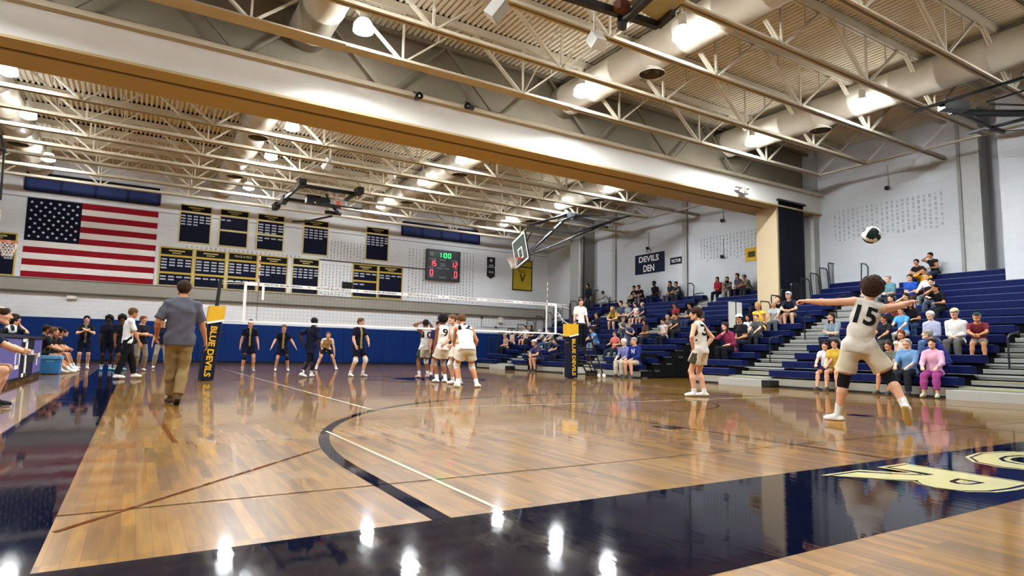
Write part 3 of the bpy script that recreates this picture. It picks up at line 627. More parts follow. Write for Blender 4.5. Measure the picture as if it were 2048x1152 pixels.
loop_rail(b2, (XR - .5, 21.9, rowz(13) - .1), .75, .45, lean=-.1); loop_rail(b1, (XR - .6, 13.1, rowz(13) - .1), .75, .45, lean=-.1)
# pale pleated curtain showing between the two banks
m = MB(); pts = []
for k in range(25): pts.append((20.3 + .8 * k / 24, 16.72 + (.03 if k % 2 else 0)))
for k in range(24):
    if k in (12, 13): m.mi = 1
    else: m.mi = 0
    a = pts[k]; b = pts[k + 1]; m.add([(a[0], a[1], 2.0), (b[0], b[1], 2.0), (b[0], b[1], 3.05), (a[0], a[1], 3.05), (a[0], a[1] + .03, 2.0), (b[0], b[1] + .03, 2.0), (b[0], b[1] + .03, 3.05), (a[0], a[1] + .03, 3.05)], [(0, 1, 2, 3), (5, 4, 7, 6), (3, 2, 6, 7), (0, 4, 5, 1)])
tag(m.build('pleated_curtain', [mat('curtain_pale', '#c9c9c4', .7), BLACK]), 'pale pleated curtain with a dark stripe hanging between the two bleacher banks', 'curtain')

# ------------------------------------------------------------------ basketball hoops
def net_mesh(m, c, r0, r1, h, R=None, n=12):
    for s in (-1, 1):
        for k in range(n):
            pts = []
            for j in range(7):
                f = j / 6; a = 2 * PI * (k + s * j * .5) / n; r = r0 + (r1 - r0) * min(1, f * 1.3); p = Vector((r * math.cos(a), r * math.sin(a), -h * f))
                if R is not None: p = R @ p
                pts.append(c + p)
            m.tube(pts, .008, 4)
def board(t, c, R, w=1.22, h=.72, glassy=True):
    """board in local x (width), z (height), facing -y"""
    f = lambda x, y, z: c + R @ Vector((x, y, z))
    def bx(m, x0, x1, y0, y1, z0, z1):
        P = [f(x, y, z) for z in (z0, z1) for x, y in ((x0, y0), (x1, y0), (x1, y1), (x0, y1))]
        m.add(P, [(3, 2, 1, 0), (4, 5, 6, 7), (0, 1, 5, 4), (1, 2, 6, 5), (2, 3, 7, 6), (3, 0, 4, 7)])
    W = w * .75; H = h * .75
    m = MB(); bx(m, -W, W, 0, .03, -H, H); m.build('glass_panel', mat('board_glass', '#46524c', .1, var=.05), t)
    m = MB(); e = .07
    for q in ((-W, -W + e, -H, H), (W - e, W, -H, H), (-W, W, H - e, H), (-W, W, -H, -H + e)): bx(m, q[0], q[1], -.015, .0, q[2], q[3])
    for q in ((-.3, -.24, -.35, .1), (.24, .3, -.35, .1), (-.3, .3, .05, .11), (-.3, .3, -.37, -.31)): bx(m, q[0], q[1], -.015, 0, q[2], q[3])
    m.build('white_border', WPAINT, t)
    m = MB(); bx(m, -W - .02, W + .02, -.02, .05, -H - .05, -H); bx(m, -W - .02, W + .02, .03, .06, -H, H) if not glassy else None
    for q in ((-W - .02, -W), (W, W + .02)): bx(m, q[0], q[1], 0, .05, -H, H)
    bx(m, -.08, .08, .03, .12, -H, H); m.build('frame', BLACK, t)
    rc = c + R @ Vector((0, -.4, -.33))
    m = MB(); m.tube([rc + R @ Vector((.23 * math.cos(a), .23 * math.sin(a), 0)) for a in [2 * PI * k / 18 for k in range(18)]], .012, 6, True); bx(m, -.08, .08, -.2, 0, -.4, -.32); m.build('rim', mat('rim_orange', '#c8452c', .4), t)
    m = MB(); net_mesh(m, rc, .23, .13, .42, R); m.build('hoop_net', mat('hoop_net_white', '#e6dcd8', .8), t)
# lowered side hoop, far right
t = thing('basketball_hoop', 'lowered basketball hoop with a glass board on black folding arms, far right', 'basketball hoop', (14.2, 22.8, 5.2), 'basketball hoops hung from the roof')
bc = Vector((14.0, 22.55, 5.25)); R = Matrix.Rotation(math.radians(-104), 3, 'Z') @ Matrix.Rotation(.15, 3, 'X') @ Matrix.Rotation(-.12, 3, 'Y')
board(t, bc, R, 1.22, .8)
P_ = lambda u, v, X: atx(u, v, X)
m = MB()
a = Vector((14.15, 22.5, 4.95)); top = P_(1138, 432, 18.6)
m.tube([a, top], .085, 10); m.tube([a, P_(1236, 438, 20.4)], .04, 6); m.tube([a + Vector((0, .1, .3)), P_(1063, 463, 14.3)], .025, 6); m.build('arm', BLACK, t)
m = MB()
q = [P_(1056, 452, 14.6), P_(1150, 466, 17.2), P_(1240, 437, 20.6), P_(1136, 428, 18.4)]
for i in range(4): m.bar(q[i], q[(i + 1) % 4], .1)
m.bar(q[3], P_(1222, 446, 20.3), .1); m.bar(P_(1136, 442, 18.3), P_(1216, 455, 19.8), .1); m.bar(P_(1240, 437, 20.6), P_(1275, 428, 21.8), .08)
m.bar(P_(1105, 448, 16.8), P_(1150, 432, 18.4), .06); m.build('ceiling_frame', BLACK, t)
m = MB(); m.bar(P_(1128, 426, 18.2), P_(1148, 436, 18.6), .35); m.bar(P_(1150, 428, 18.8), P_(1156, 434, 18.9), .3); m.build('winch', BLACK, t)
# raised end hoop, middle of the far court
t = thing('basketball_hoop', 'raised basketball hoop folded up under the roof of the far court', 'basketball hoop', (7, 28.5, 7.2), 'basketball hoops hung from the roof')
Z7 = 7.75; T = lambda u, v, z=Z7: atz(u, v, z)
m = MB(); m.bar(T(608, 364), T(552, 413), .13); m.bar(T(603, 371), T(718, 389), .13); m.bar(T(720, 381), T(692, 400), .13); m.bar(T(573, 398), T(668, 412), .14); m.bar(T(606, 364), T(600, 370), .3); m.bar(T(722, 380), T(714, 386), .28); m.bar(T(572, 396), T(566, 404), .26); m.bar(T(556, 409), T(549, 416), .26)
m.build('ceiling_frame', BLACK, t)
bc = at(672, 411, 27.6); R = Matrix.Rotation(math.radians(0), 3, 'Z') @ Matrix.Rotation(math.radians(-78), 3, 'X')
board(t, bc, R, 1.35, .75)
m = MB(); m.tube([bc + Vector((0, .2, -.1)), at(680, 428, 28.6)], .08, 8); m.tube([at(584, 443, 29.5), at(612, 443, 29.3), at(665, 432, 28.8)], .05, 6); m.tube([at(650, 424, 28.6), at(682, 428, 28.6)], .09, 8); m.tube([at(652, 388, 27.6), at(660, 405, 27.6)], .05, 6); m.build('arm', BLACK, t)
m = MB(); c = at(628, 399, 27.6); m.box(c.x - .3, c.x + .3, c.y, c.y + .4, c.z - .15, c.z + .2); m.box(c.x + .35, c.x + .7, c.y, c.y + .3, c.z - .15, c.z + .15); m.build('winch', BLACK, t)
# raised hoop nearest the camera, top edge
t = thing('basketball_hoop', 'folded-up basketball hoop cut by the top edge of the picture', 'basketball hoop', (8, 7.8, 7.4), 'basketball hoops hung from the roof')
T = lambda u, v, z=7.3: atz(u, v, z)
m = MB(); m.bar(T(1120, -12), T(1316, 51), .13); m.bar(T(1316, 51), T(1346, 25), .12); m.bar(T(1330, 40), T(1360, 8, 7.4), .05); m.build('ceiling_frame', BLACK, t)
m = MB(); m.tube([T(1240, 48, 7.2), T(1300, -6, 7.2), T(1420, -120, 7.2)], .085, 10); m.lathe([(0, -.14), (.11, -.14), (.11, .14), (0, .14)], T(1246, 44, 7.2), 14, 'x', Matrix.Rotation(math.radians(50), 3, 'Z')); m.build('arm', BLACK, t)
m = MB(); c = T(1244, 14, 7.3); m.box(c.x - .12, c.x + .12, c.y - .1, c.y + .1, c.z - .08, c.z + .1); m.tube([c, c + Vector((0, 0, .8))], .05, 8); m.build('winch', mat('rust_brown', '#4d2c22', .5), t)
m = MB(); q = [T(1258, 8, 7.35), T(1318, 45, 7.35), T(1420, -40, 7.35), T(1340, -90, 7.35)]; m.add([tuple(p) for p in q] + [tuple(p + Vector((0, 0, .02))) for p in q], [(3, 2, 1, 0), (4, 5, 6, 7), (0, 1, 5, 4), (1, 2, 6, 5), (2, 3, 7, 6), (3, 0, 4, 7)]); m.build('glass_panel', mat('glass_dusty', '#a9ab98', .2, var=.1), t)
# right folded hoop
t = thing('basketball_hoop', 'folded basketball hoop of thin black bars at the right edge under the roof', 'basketball hoop', (20.5, 7.5, 7.4), 'basketball hoops hung from the roof')
T = lambda u, v, z=7.6: atz(u, v, z); s = 228 / 1751
Q = lambda x, y, z=7.6: atz(1820 + x * s, 130 + y * s, z)
m = MB()
for a, b, r in (((50, 715), (1800, 180), .07), ((440, 600), (1250, 960), .07), ((900, 1045), (1800, 820), .08), ((1180, 570), (1800, 380), .04), ((1190, 600), (1800, 620), .04), ((1200, 960), (1440, 1030), .1), ((1440, 1020), (1800, 990), .03)): m.bar(Q(*a), Q(*b), r)
m.build('ceiling_frame', BLACK, t)
m = MB(); m.tube([Q(620, 700), Q(1000, 740), Q(2000, 745)], .1, 10); m.build('arm', BLACK, t)
m = MB(); m.bar(Q(480, 620), Q(860, 640), .25); m.bar(Q(600, 700), Q(720, 720), .12); m.build('winch', BLACK, t)
# left edge hoop
t = thing('basketball_hoop', 'side basketball hoop cut by the left edge, white-edged glass board and red rim', 'basketball hoop', (-2.6, 22, 6), 'basketball hoops hung from the roof')
bc = at(-16, 458, 22.6); R = Matrix.Rotation(math.radians(90), 3, 'Z'); bc.x += .0
board(t, bc, R, 1.25, .95)
m = MB(); m.tube([bc + Vector((-.1, 0, .1)), bc + Vector((-3, .3, 2.4))], .08, 8); m.tube([at(-30, 295, 23), at(11, 300, 23)], .06, 6); m.tube([at(11, 306, 23), at(2, 270, 23)], .04, 6); m.tube([at(8, 305, 23), at(1, 400, 23)], .03, 6); m.build('arm', BLACK, t)

# ------------------------------------------------------------------ volleyball net, posts, pads, referee stand
NY = 17.25
def post(name, px, lean, label, face, gold_c):
    t = thing(name, label, 'net post', (px, NY, 0), 'padded net posts')
    P = lambda dx, z, dy=0: (px + lean * z + dx, NY + dy, z)
    m = MB(); m.tube([P(0, .02), P(0, 2.56)], .045, 12); m.lathe([(.12, 0), (.12, .03), (.05, .05)], (px, NY, 0), 14); m.build('pole', BLACK, t, smooth=False)
    m = MB(); hw = .15; poly = [(-hw, -.17), (hw, -.17), (hw + .03, .0), (hw, .17), (-hw, .17), (-hw - .03, 0)]
    m.prism(poly, .02, 1.5, lambda u, v, a: (px + lean * a + u, NY + v, a)); m.build('post_pad', mat('pad_black', '#141827', .5), t)
    m = MB(); poly = [(-hw - .03, -.19), (hw + .05, -.19), (hw + .05, .19), (-hw - .03, .19)]
    V = [(px + lean * a + u, NY + v, a) for a, (u, v) in [(1.42 if q[0] < 0 else 1.5, q) for q in poly] + [(1.85, q) for q in poly]]
    m.add(V, [(3, 2, 1, 0), (4, 5, 6, 7), (0, 1, 5, 4), (1, 2, 6, 5), (2, 3, 7, 6), (3, 0, 4, 7)]); m.mi = 1
    m.bar((px + lean * 1.43 - hw - .03, NY - .195, 1.42), (px + lean * 1.43 + hw + .05, NY - .195, 1.5), .05, .01, (0, 1, 0)); m.build('gold_collar', [GOLD, WPAINT], t)
    m = MB(); u = Vector((lean, 0, 1)).normalized(); put_text(m, 'BLUE DEVILS', (px + lean * .72 + .0, NY - .18, .72), -u, (u.z, 0, -u.x), .15, 1.25, .03); m.build('lettering', GOLD, t)
    m = MB(); m.lathe([(.02, -.14), (.035, -.1), (.035, .1), (.02, .14)], (px + lean * 1.2 + (.16 if face > 0 else -.16), NY - .02, 1.2), 8, 'y'); m.build('winch', BLACK, t)
    return t
post('net_post', 1.56, .075, 'net post with black pad lettered BLUE DEVILS, left end of the net', 1, None)
post('net_post', 12.85, -.02, 'net post with black pad lettered BLUE DEVILS, beside the referee stand', -1, None)
t = thing('volleyball_net', 'long white-taped volleyball net across the court with VICTOR BLUE DEVILS on its band', 'net', (7.3, NY, 1.4))
NXA, NXB, NT, NBm = 2.33, 12.2, 2.53, 1.53
m = MB(); m.box(NXA, NXB, NY - .008, NY + .008, NT - .09, NT); m.build('top_band', WPAINT, t)
m = MB()
for k in range(7):
    cx = NXA + .95 + k * 1.34; put_text(m, 'VICTOR BLUE DEVILS', (cx, NY - .011, NT - .045), (1, 0, 0), (0, 0, 1), .048, .98, .02)
    V, F = star(cx + .67, NT - .045, .028, NY - .011); m.add(V, F)
m.build('band_lettering', BLACK, t)
m = MB(); m.box(NXA, NXB, NY - .006, NY + .006, NBm - .05, NBm); m.build('bottom_band', WPAINT, t)
m = MB(); m.box(NXA - .02, NXA + .05, NY - .01, NY + .01, NBm - .03, NT - .04); m.box(NXB - .05, NXB + .02, NY - .01, NY + .01, NBm - .03, NT - .04); m.box(NXB - .42, NXB - .36, NY - .01, NY + .01, NBm, NT - .05); m.box(NXA + .42, NXA + .48, NY - .01, NY + .01, NBm + .55, NT - .05); m.build('side_band', WPAINT, t)
m = MB(); n = 98
for k in range(n + 1):
    x = NXA + (NXB - NXA) * k / n; m.box(x - .0012, x + .0012, NY - .001, NY + .001, NBm, NT - .08)
for k in range(10): z = NBm + (NT - .08 - NBm) * k / 10; m.box(NXA, NXB, NY - .001, NY + .001, z - .0012, z + .0012)
m.build('mesh', mat('net_cord', '#4a4a4c', .7), t)
m = MB()
m.tube([(1.75, NY, 2.5), (NXA, NY, NT - .02)], .008, 5); m.tube([(1.74, NY, 2.44), (NXA, NY, NT - .06)], .008, 5); m.tube([(1.72, NY, 1.78), (NXA, NY, 1.74)], .006, 5)
m.tube([(NXB, NY, NT - .02), (12.8, NY, 2.5)], .008, 5); m.tube([(NXB, NY, NT - .05), (12.82, NY, 2.38)], .008, 5)
m.tube([(NXB, NY, NBm - .02), (12.84, NY, 1.42)], .02, 5); m.tube([(1.68, NY, 1.46), (2.0, NY, 1.5), (NXA, NY, NBm - .02)], .014, 5)
m.tube([(NXB, NY, 2.3), (12.4, NY, 2.05), (12.6, NY, 1.9), (12.84, NY, 1.8)], .014, 5)
m.build('cord', WPAINT, t)
def antenna(x, lb):
    t = thing('antenna', lb, 'net antenna', (x, NY, NBm), 'striped net antennas')
    m = MB(); z = NBm; k = 0
    while z < 3.34: m.mi = (k % 2 if z > NT - .1 else 2); m.tube([(x, NY - .015, z), (x, NY - .015, min(3.34, z + .1))], .006 if z < NT - .1 else .012, 5); z += .1; k += 1
    m.build('rod', [WPAINT, mat('antenna_red', '#b7474a', .5), BLACK], t)
antenna(11.82, 'thin striped antenna standing at the right end of the net'); antenna(2.66, 'thin dark antenna hanging along the left end of the net')
# referee stand
t = thing('referee_stand', 'black A-frame referee stand on wheels beside the right net post', 'referee stand', (13.8, 17.7, 0))
PB = [(13.25, 17.55), (14.45, 17.55), (13.25, 18.1), (14.45, 18.1)]
m = MB()
for y in (17.5, 18.1):
    m.tube([(13.3, y, 0.03), (13.3, y, 2.0)], .03, 7); m.tube([(13.68, y, 1.9), (14.5, y, .05)], .03, 7); m.tube([(13.62, y, 1.05), (14.25, y, .05)], .03, 7) 
    m.tube([(13.3, y, 1.9), (13.72, y, 1.9)], .03, 7); m.tube([(13.3, y, .5), (14.35, y, .45)], .02, 6); m.tube([(13.3, y, .12), (14.5, y, .12)], .02, 6)
m.build('frame', BLACK, t)
m = MB(); m.box(13.25, 14.1, 17.45, 18.15, 1.0, 1.04); m.build('platform', BLACK, t)
m = MB()
for k in range(3): m.box(14.1 + k * .12, 14.3 + k * .12, 17.5, 18.1, .78 - k * .25, .8 - k * .25)
m.build('step', GREY, t)
for x in (14.25, 14.48):
    m = MB(); m.lathe([(0, -.02), (.07, -.02), (.075, 0), (.07, .02), (0, .02)], (x, 17.46, .075), 14, 'y'); m.build('wheel', WPAINT, t)
m = MB(); m.tube([(13.3, 17.5, 1.95), (13.0, 17.5, 1.95)], .02, 6); m.box(13.25, 13.35, 17.45, 18.15, 1.5, 1.56); m.build('crossbar', BLACK, t)

# ------------------------------------------------------------------ left side: scorer's table, cooler, bench
t = thing('scorers_table', 'scorers table with purple-blue lit front panels at the left edge', 'table', (-2.3, 17.5, 0))
m = MB(); m.box(-2.55, -2.02, 13.0, 20.1, .94, 1.0); m.build('table_top', mat('table_dark', '#1d2030', .4), t)
m = MB(); m.box(-2.12, -2.06, 13.0, 20.1, .08, .94); m.build('front_board', mat('table_black', '#16182a', .5), t)
for ya, yb in ((13.1, 16.6), (18.6, 20.0)): m = MB(); m.box(-2.058, -2.05, ya, yb, .12, .92); m.build('front_panel', mat('panel_violet', '#56548c', .5, var=.15, emit=.1), t)
m = MB()
for q in ((16.75, 17.4, .86, .94), (17.2, 17.45, .1, .9), (16.9, 17.5, .1, .18), (15.9, 16.5, .62, .7), (15.9, 16.0, .4, .7), (16.4, 16.5, .3, .7), (15.9, 16.5, .3, .38), (19.1, 19.7, .5, .6), (19.1, 19.25, .3, .6)): m.box(-2.052, -2.04, q[0], q[1], q[2], q[3])
m.build('lettering', WPAINT, t)
for y in (13.2, 16.6, 19.9):
    m = MB(); m.box(-2.5, -2.44, y, y + .06, 0, .94); m.build('leg', BLACK, t)
m = MB(); m.box(-2.15, -1.72, 20.9, 21.5, .03, .42); m.mi = 1; m.box(-2.19, -1.68, 20.86, 21.54, .42, .5); m.box(-2.02, -1.85, 20.88, 20.9, .34, .38)
tag(m.build('cooler', [mat('cooler_blue', '#1f6fb5', .4), mat('cooler_lid', '#5aa0d6', .4)]), 'blue plastic cooler with a paler lid at the end of the team bench', 'cooler')
t = thing('team_bench', 'long low bench under the seated team in black', 'bench', (-2.4, 23.8, 0))
m = MB(); m.box(-2.65, -2.25, 21.8, 26.5, .4, .45); m.build('seat', BLACK, t)
for y in (22, 24, 26.3): m = MB(); m.box(-2.6, -2.3, y, y + .05, 0, .4); m.build('leg', BLACK, t)
t = thing('folding_chair', 'dark chair under the person cut by the left edge', 'chair', (-2.15, 10.3, 0))
m = MB(); m.box(-2.3, -1.8, 10.05, 10.55, .4, .44); m.build('seat', BLACK, t)
m = MB(); m.box(-2.36, -2.3, 10.05, 10.55, .55, .9); m.build('backrest', BLACK, t)
for x in (-2.3, -1.83):
    for y in (10.07, 10.5): m = MB(); m.tube([(x, y, 0), (x, y, .42 if x > -2 else .9)], .012, 6); m.build('leg', CHROME, t)
def ball(c, label, rot=(0, 0, 0), r=.107):
    t = thing('volleyball', label, 'ball', c, 'black and white volleyballs')
    m = MB(); n = 24; R = Matrix.Rotation(rot[0], 3, 'X') @ Matrix.Rotation(rot[1], 3, 'Y') @ Matrix.Rotation(rot[2], 3, 'Z'); c = Vector(c); V = []; F = []
    for i in range(n + 1):
        for j in range(2 * n):
            th = PI * i / n; ph = PI * j / n; V.append(Vector((math.sin(th) * math.cos(ph), math.sin(th) * math.sin(ph), math.cos(th))))
    for i in range(n):
        for j in range(2 * n):
            f = (i * 2 * n + j, i * 2 * n + (j + 1) % (2 * n), (i + 1) * 2 * n + (j + 1) % (2 * n), (i + 1) * 2 * n + j)
            p = (V[f[0]] + V[f[1]] + V[f[2]] + V[f[3]]).normalized()
            a = [abs(p.x), abs(p.y), abs(p.z)]; k = a.index(max(a)); tt = (p[(k + 1) % 3] / a[k] + 1) * 1.5
            mi = 1 if int(tt) == 1 or (k == 0 and int(tt) == 0) else 0
            m.mi = mi; F.append(f); m.m.append(mi)
    m.v = [tuple(c + R @ (v * r)) for v in V]; m.f = F
    m.build('panels', [mat('ball_white', '#e4e6e6', .5), mat('ball_black', '#14211f', .5)], t, smooth=True)
ball(at(1743, 470, 4.6), 'black and white volleyball in the air above the server', (.5, .4, .3), .118)
ball(Vector((-2.24, 16.6, 1.11)), 'black and white volleyball resting on the scorers table', (1, .2, .3), .11)
# ------------------------------------------------------------------ people: distance fields turned into surfaces
def nets(F, org, h):
    """surface of the zero level of F (negative inside) as quads"""
    S_ = F < 0; nx, ny, nz = F.shape
    c = np.zeros((nx - 1, ny - 1, nz - 1, 3)); cnt = np.zeros((nx - 1, ny - 1, nz - 1))
    for ax in range(3):
        sl0 = [slice(None)] * 3; sl1 = [slice(None)] * 3; sl0[ax] = slice(0, -1); sl1[ax] = slice(1, None)
        a = F[tuple(sl0)]; b = F[tuple(sl1)]; cr = (a < 0) != (b < 0)
        t = np.where(cr, a / np.where(a == b, 1, a - b), 0)
        idx = np.argwhere(cr); tv = t[cr]
        o = [k for k in range(3) if k != ax]
        for d0 in (0, -1):
            for d1 in (0, -1):
                ci = idx.copy(); ci[:, o[0]] += d0; ci[:, o[1]] += d1
                ok = (ci[:, o[0]] >= 0) & (ci[:, o[1]] >= 0) & (ci[:, o[0]] < c.shape[o[0]]) & (ci[:, o[1]] < c.shape[o[1]]) & (ci[:, ax] < c.shape[ax])
                p = idx[ok].astype(float); p[:, ax] += tv[ok]; ii = ci[ok]
                np.add.at(c, (ii[:, 0], ii[:, 1], ii[:, 2]), p); np.add.at(cnt, (ii[:, 0], ii[:, 1], ii[:, 2]), 1)
    used = cnt > 0; ids = -np.ones(cnt.shape, int); ids[used] = np.arange(used.sum())
    V = c[used] / cnt[used][:, None]; V = V * h + org; Q = []
    for ax in range(3):
        sl0 = [slice(None)] * 3; sl1 = [slice(None)] * 3; sl0[ax] = slice(0, -1); sl1[ax] = slice(1, None)
        a = S_[tuple(sl0)]; b = S_[tuple(sl1)]; idx = np.argwhere(a != b); o = [k for k in range(3) if k != ax]
        ok = (idx[:, o[0]] > 0) & (idx[:, o[1]] > 0) & (idx[:, o[0]] < F.shape[o[0]] - 1) & (idx[:, o[1]] < F.shape[o[1]] - 1); idx = idx[ok]
        if not len(idx): continue
        def g(d0, d1):
            j = idx.copy(); j[:, o[0]] += d0; j[:, o[1]] += d1; return ids[j[:, 0], j[:, 1], j[:, 2]]
        q = np.stack([g(-1, -1), g(0, -1), g(0, 0), g(-1, 0)], 1); ins = a[idx[:, 0], idx[:, 1], idx[:, 2]]
        flip = ~ins if ax != 1 else ins
        q[flip] = q[flip][:, ::-1]; Q.append(q)
    return V, np.concatenate(Q) if Q else np.zeros((0, 4), int)
def sminf(a, b, k):
    hh = np.clip(.5 + .5 * (b - a) / k, 0, 1); return b + (a - b) * hh - k * hh * (1 - hh)
class Field:
    def __init__(s, h): s.h = h; s.p = []; s.cuts = []
    def cone(s, a, b, ra, rb, k=.03, flat=None, fr=1.0, sub=False):
        """round cone a-b; flat = direction in which it is thinner by fr"""
        s.p.append((np.array(a, float), np.array(b, float), ra, rb, k, None if flat is None else np.array(flat, float) / np.linalg.norm(flat), fr, sub)); return s
    def ball(s, c, r, k=.02, flat=None, fr=1.0, sub=False): return s.cone(c, np.array(c, float) + (0, 0, 1e-4), r, r, k, flat, fr, sub)
    def cut(s, pt, n, pad=None): s.cuts.append((np.array(pt, float), np.array(n, float) / np.linalg.norm(n), pad)); return s     # drops what lies beyond the plane (n outward); pad = radius of influence
    def mesh(s, noise=None, clampz=None):
        h = s.h; lo = np.min([np.minimum(p[0] - p[2], p[1] - p[3]) for p in s.p if not p[7]], 0) - 2.5 * h - .01; hi = np.max([np.maximum(p[0] + p[2], p[1] + p[3]) for p in s.p if not p[7]], 0) + 2.5 * h + .01
        n = np.ceil((hi - lo) / h).astype(int) + 1; F = np.full(n, .25, np.float32)
        G = [lo[i] + np.arange(n[i]) * h for i in range(3)]
        for a, b, ra, rb, k, fl, fr, sub in s.p:
            m_ = max(ra, rb) + k + 3 * h + .02; l0 = np.minimum(a, b) - m_; h0 = np.maximum(a, b) + m_
            i0 = np.clip(((l0 - lo) / h).astype(int), 0, n - 1); i1 = np.clip(((h0 - lo) / h).astype(int) + 1, 1, n)
            X, Y, Z = np.meshgrid(*[G[i][i0[i]:i1[i]] for i in range(3)], indexing='ij'); P = np.stack([X, Y, Z], -1)
            if P.size == 0: continue
            d = b - a; L2 = d @ d; q = P - a
            if fl is not None: q = q + (q @ fl)[..., None] * fl * (1 / fr - 1); d_ = d + (d @ fl) * fl * (1 / fr - 1)
            else: d_ = d
            t = np.clip((q @ d_) / max(1e-12, d_ @ d_), 0, 1); dist = np.sqrt(((q - t[..., None] * d_) ** 2).sum(-1)) - (ra + (rb - ra) * t)
            if fl is not None: dist *= (fr + 1) / 2
            sl = tuple(slice(i0[i], i1[i]) for i in range(3)); cur = F[sl]
            F[sl] = -sminf(-cur, dist, k) if sub else sminf(cur, dist, k)
        if s.cuts or noise:
            X, Y, Z = np.meshgrid(*G, indexing='ij'); P = np.stack([X, Y, Z], -1)
            if noise: F = F + noise(X, Y, Z).astype(np.float32)
            for pt, nn, pad in s.cuts:
                dd = (P - pt) @ nn
                if pad is not None: F = np.where(((P - pt) ** 2).sum(-1) < pad ** 2, np.maximum(F, dd), F)
                else: F = np.maximum(F, dd)
        F[0] = F[-1] = .1; F[:, 0] = F[:, -1] = .1; F[:, :, 0] = F[:, :, -1] = .1
        return nets(F, lo, h)
def npmesh(name, V, Q, mats, parent, mi=None):
    me = D.meshes.new(name); o = np.array(OFF[parent.name]); V = V - o; nf = len(Q)
    me.vertices.add(len(V)); me.vertices.foreach_set('co', V.astype(np.float32).ravel())
    me.loops.add(nf * 4); me.loops.foreach_set('vertex_index', Q.astype(np.int32).ravel())
    me.polygons.add(nf); me.polygons.foreach_set('loop_start', np.arange(0, nf * 4, 4, dtype=np.int32)); me.polygons.foreach_set('loop_total', np.full(nf, 4, np.int32))
    for m in (mats if isinstance(mats, (list, tuple)) else [mats]): me.materials.append(m)
    if mi is not None: me.polygons.foreach_set('material_index', np.asarray(mi, np.int32))
    me.polygons.foreach_set('use_smooth', np.ones(nf, bool)); me.update(calc_edges=True); me.validate()
    ob = D.objects.new(name, me); COL.objects.link(ob); ob.parent = parent; OFF[ob.name] = tuple(o); return ob
V3 = lambda *a: np.array(a, float)
def unit(a): return a / max(1e-9, np.linalg.norm(a))
# head template: centre of the skull at 0, x right, y forward, z up; top at .12
def head_template(h):
    f = Field(h)
    f.cone((0, -.02, .035), (0, .012, .03), .082, .076, .02); f.cone((0, .03, -.02), (0, .035, -.06), .062, .042, .03)
    f.cone((0, .055, -.085), (0, .06, -.09), .026, .024, .025)
    for s in (-1, 1):
        f.cone((.035 * s, .045, -.015), (.03 * s, .03, -.06), .032, .026, .02); f.cone((.05 * s, .005, -.05), (.03 * s, .045, -.085), .026, .02, .02)
        f.ball((.032 * s, .094, .012), .012, .012, sub=True); f.cone((.018 * s, .083, .03), (.045 * s, .07, .03), .009, .008, .012)
        f.cone((.078 * s, -.005, .018), (.076 * s, -.002, -.018), .014, .01, .006, (1, 0, 0), .5)
    f.cone((0, .088, .018), (0, .106, -.018), .008, .013, .01); f.ball((.011, .098, -.022), .009, .006); f.ball((-.011, .098, -.022), .009, .006)
    f.cone((-.016, .086, -.05), (.016, .086, -.05), .009, .009, .006); f.cone((-.02, .098, -.0475), (.02, .098, -.0475), .0025, .0025, .002, sub=True)
    V, Q = f.mesh(); C = V[Q].mean(1); mi = np.zeros(len(Q), int)
    mi[(np.abs(C[:, 0]) < .023) & (C[:, 1] > .078) & (np.abs(C[:, 2] + .048) < .009)] = 1
    for s in (-1, 1): mi[((C[:, 0] - .033 * s) / .017) ** 2 + ((C[:, 2] - .036) / .006) ** 2 + 0 * C[:, 1] < 1] = 2
    mi[(mi == 2) & (C[:, 1] < .05)] = 0
    # eyes: small balls set in the sockets
    vs = [V]; qs = [Q]; ms = [mi]; o = len(V)
    for s in (-1, 1):
        for r, y, m_ in ((.0125, .078, 3), (.0058, .0872, 4)):
            e = MB(); e.lathe([(r * math.sin(PI * i / 6), r * -math.cos(PI * i / 6)) for i in range(7)], (0, 0, 0), 8); v = np.array(e.v); v = v[:, [0, 2, 1]] + (.032 * s, y, .012)
            vs.append(v); q = np.array([f_[::-1] for f_ in e.f]); qs.append(q + o); ms.append(np.full(len(q), m_)); o += len(v)
    return np.concatenate(vs), np.concatenate(qs), np.concatenate(ms)
# hand template: wrist at 0, fingers along +y, palm facing -z, thumb on +x
def hand_template(h, curl, spread=.12):
    f = Field(h)
    f.cone((0, -.02, 0), (0, .01, 0), .024, .026, .01, (0, 0, 1), .75); f.cone((-.018, .03, 0), (-.026, .075, 0), .017, .012, .012); f.cone((.016, .025, -.002), (.024, .078, 0), .018, .0125, .012); f.cone((0, .03, 0), (0, .08, 0), .018, .013, .012)
    for i, (x, L) in enumerate(((.027, .072), (.0095, .08), (-.009, .075), (-.027, .058))):
        p = V3(x, .083 - (.006 if i in (0, 3) else 0), 0); a = curl * .55; sp = spread * (1.5 - i) / 1.5 * (1 - min(1, curl) * .8)
        for seg, (q, r0, r1) in enumerate(((.46, .0095, .0088), (.31, .0088, .008), (.23, .008, .0068))):
            d = V3(math.sin(sp) * math.cos(a), math.cos(a) * math.cos(sp), -math.sin(a)); e = p + d * L * q; f.cone(p, e, r0, r1, .004); p = e; a += curl * (.95 if seg == 0 else .6)
    tc = min(1, curl)
    p0 = V3(.018, .012, -.006); p1 = V3(.046 - .012 * tc, .042, -.014 - .016 * tc); p2 = V3(.06 - .036 * tc, .07, -.018 - .028 * tc); p3 = V3(.066 - .06 * tc, .092 - .008 * tc, -.02 - .034 * tc)
    f.cone(p0, p1, .014, .0115, .01); f.cone(p1, p2, .0112, .0098, .004); f.cone(p2, p3, .0098, .0078, .004)
    return f.mesh()
_HEAD = {}; _HAND = {}
def headT(h):
    if h not in _HEAD: _HEAD[h] = head_template(h)
    return _HEAD[h]
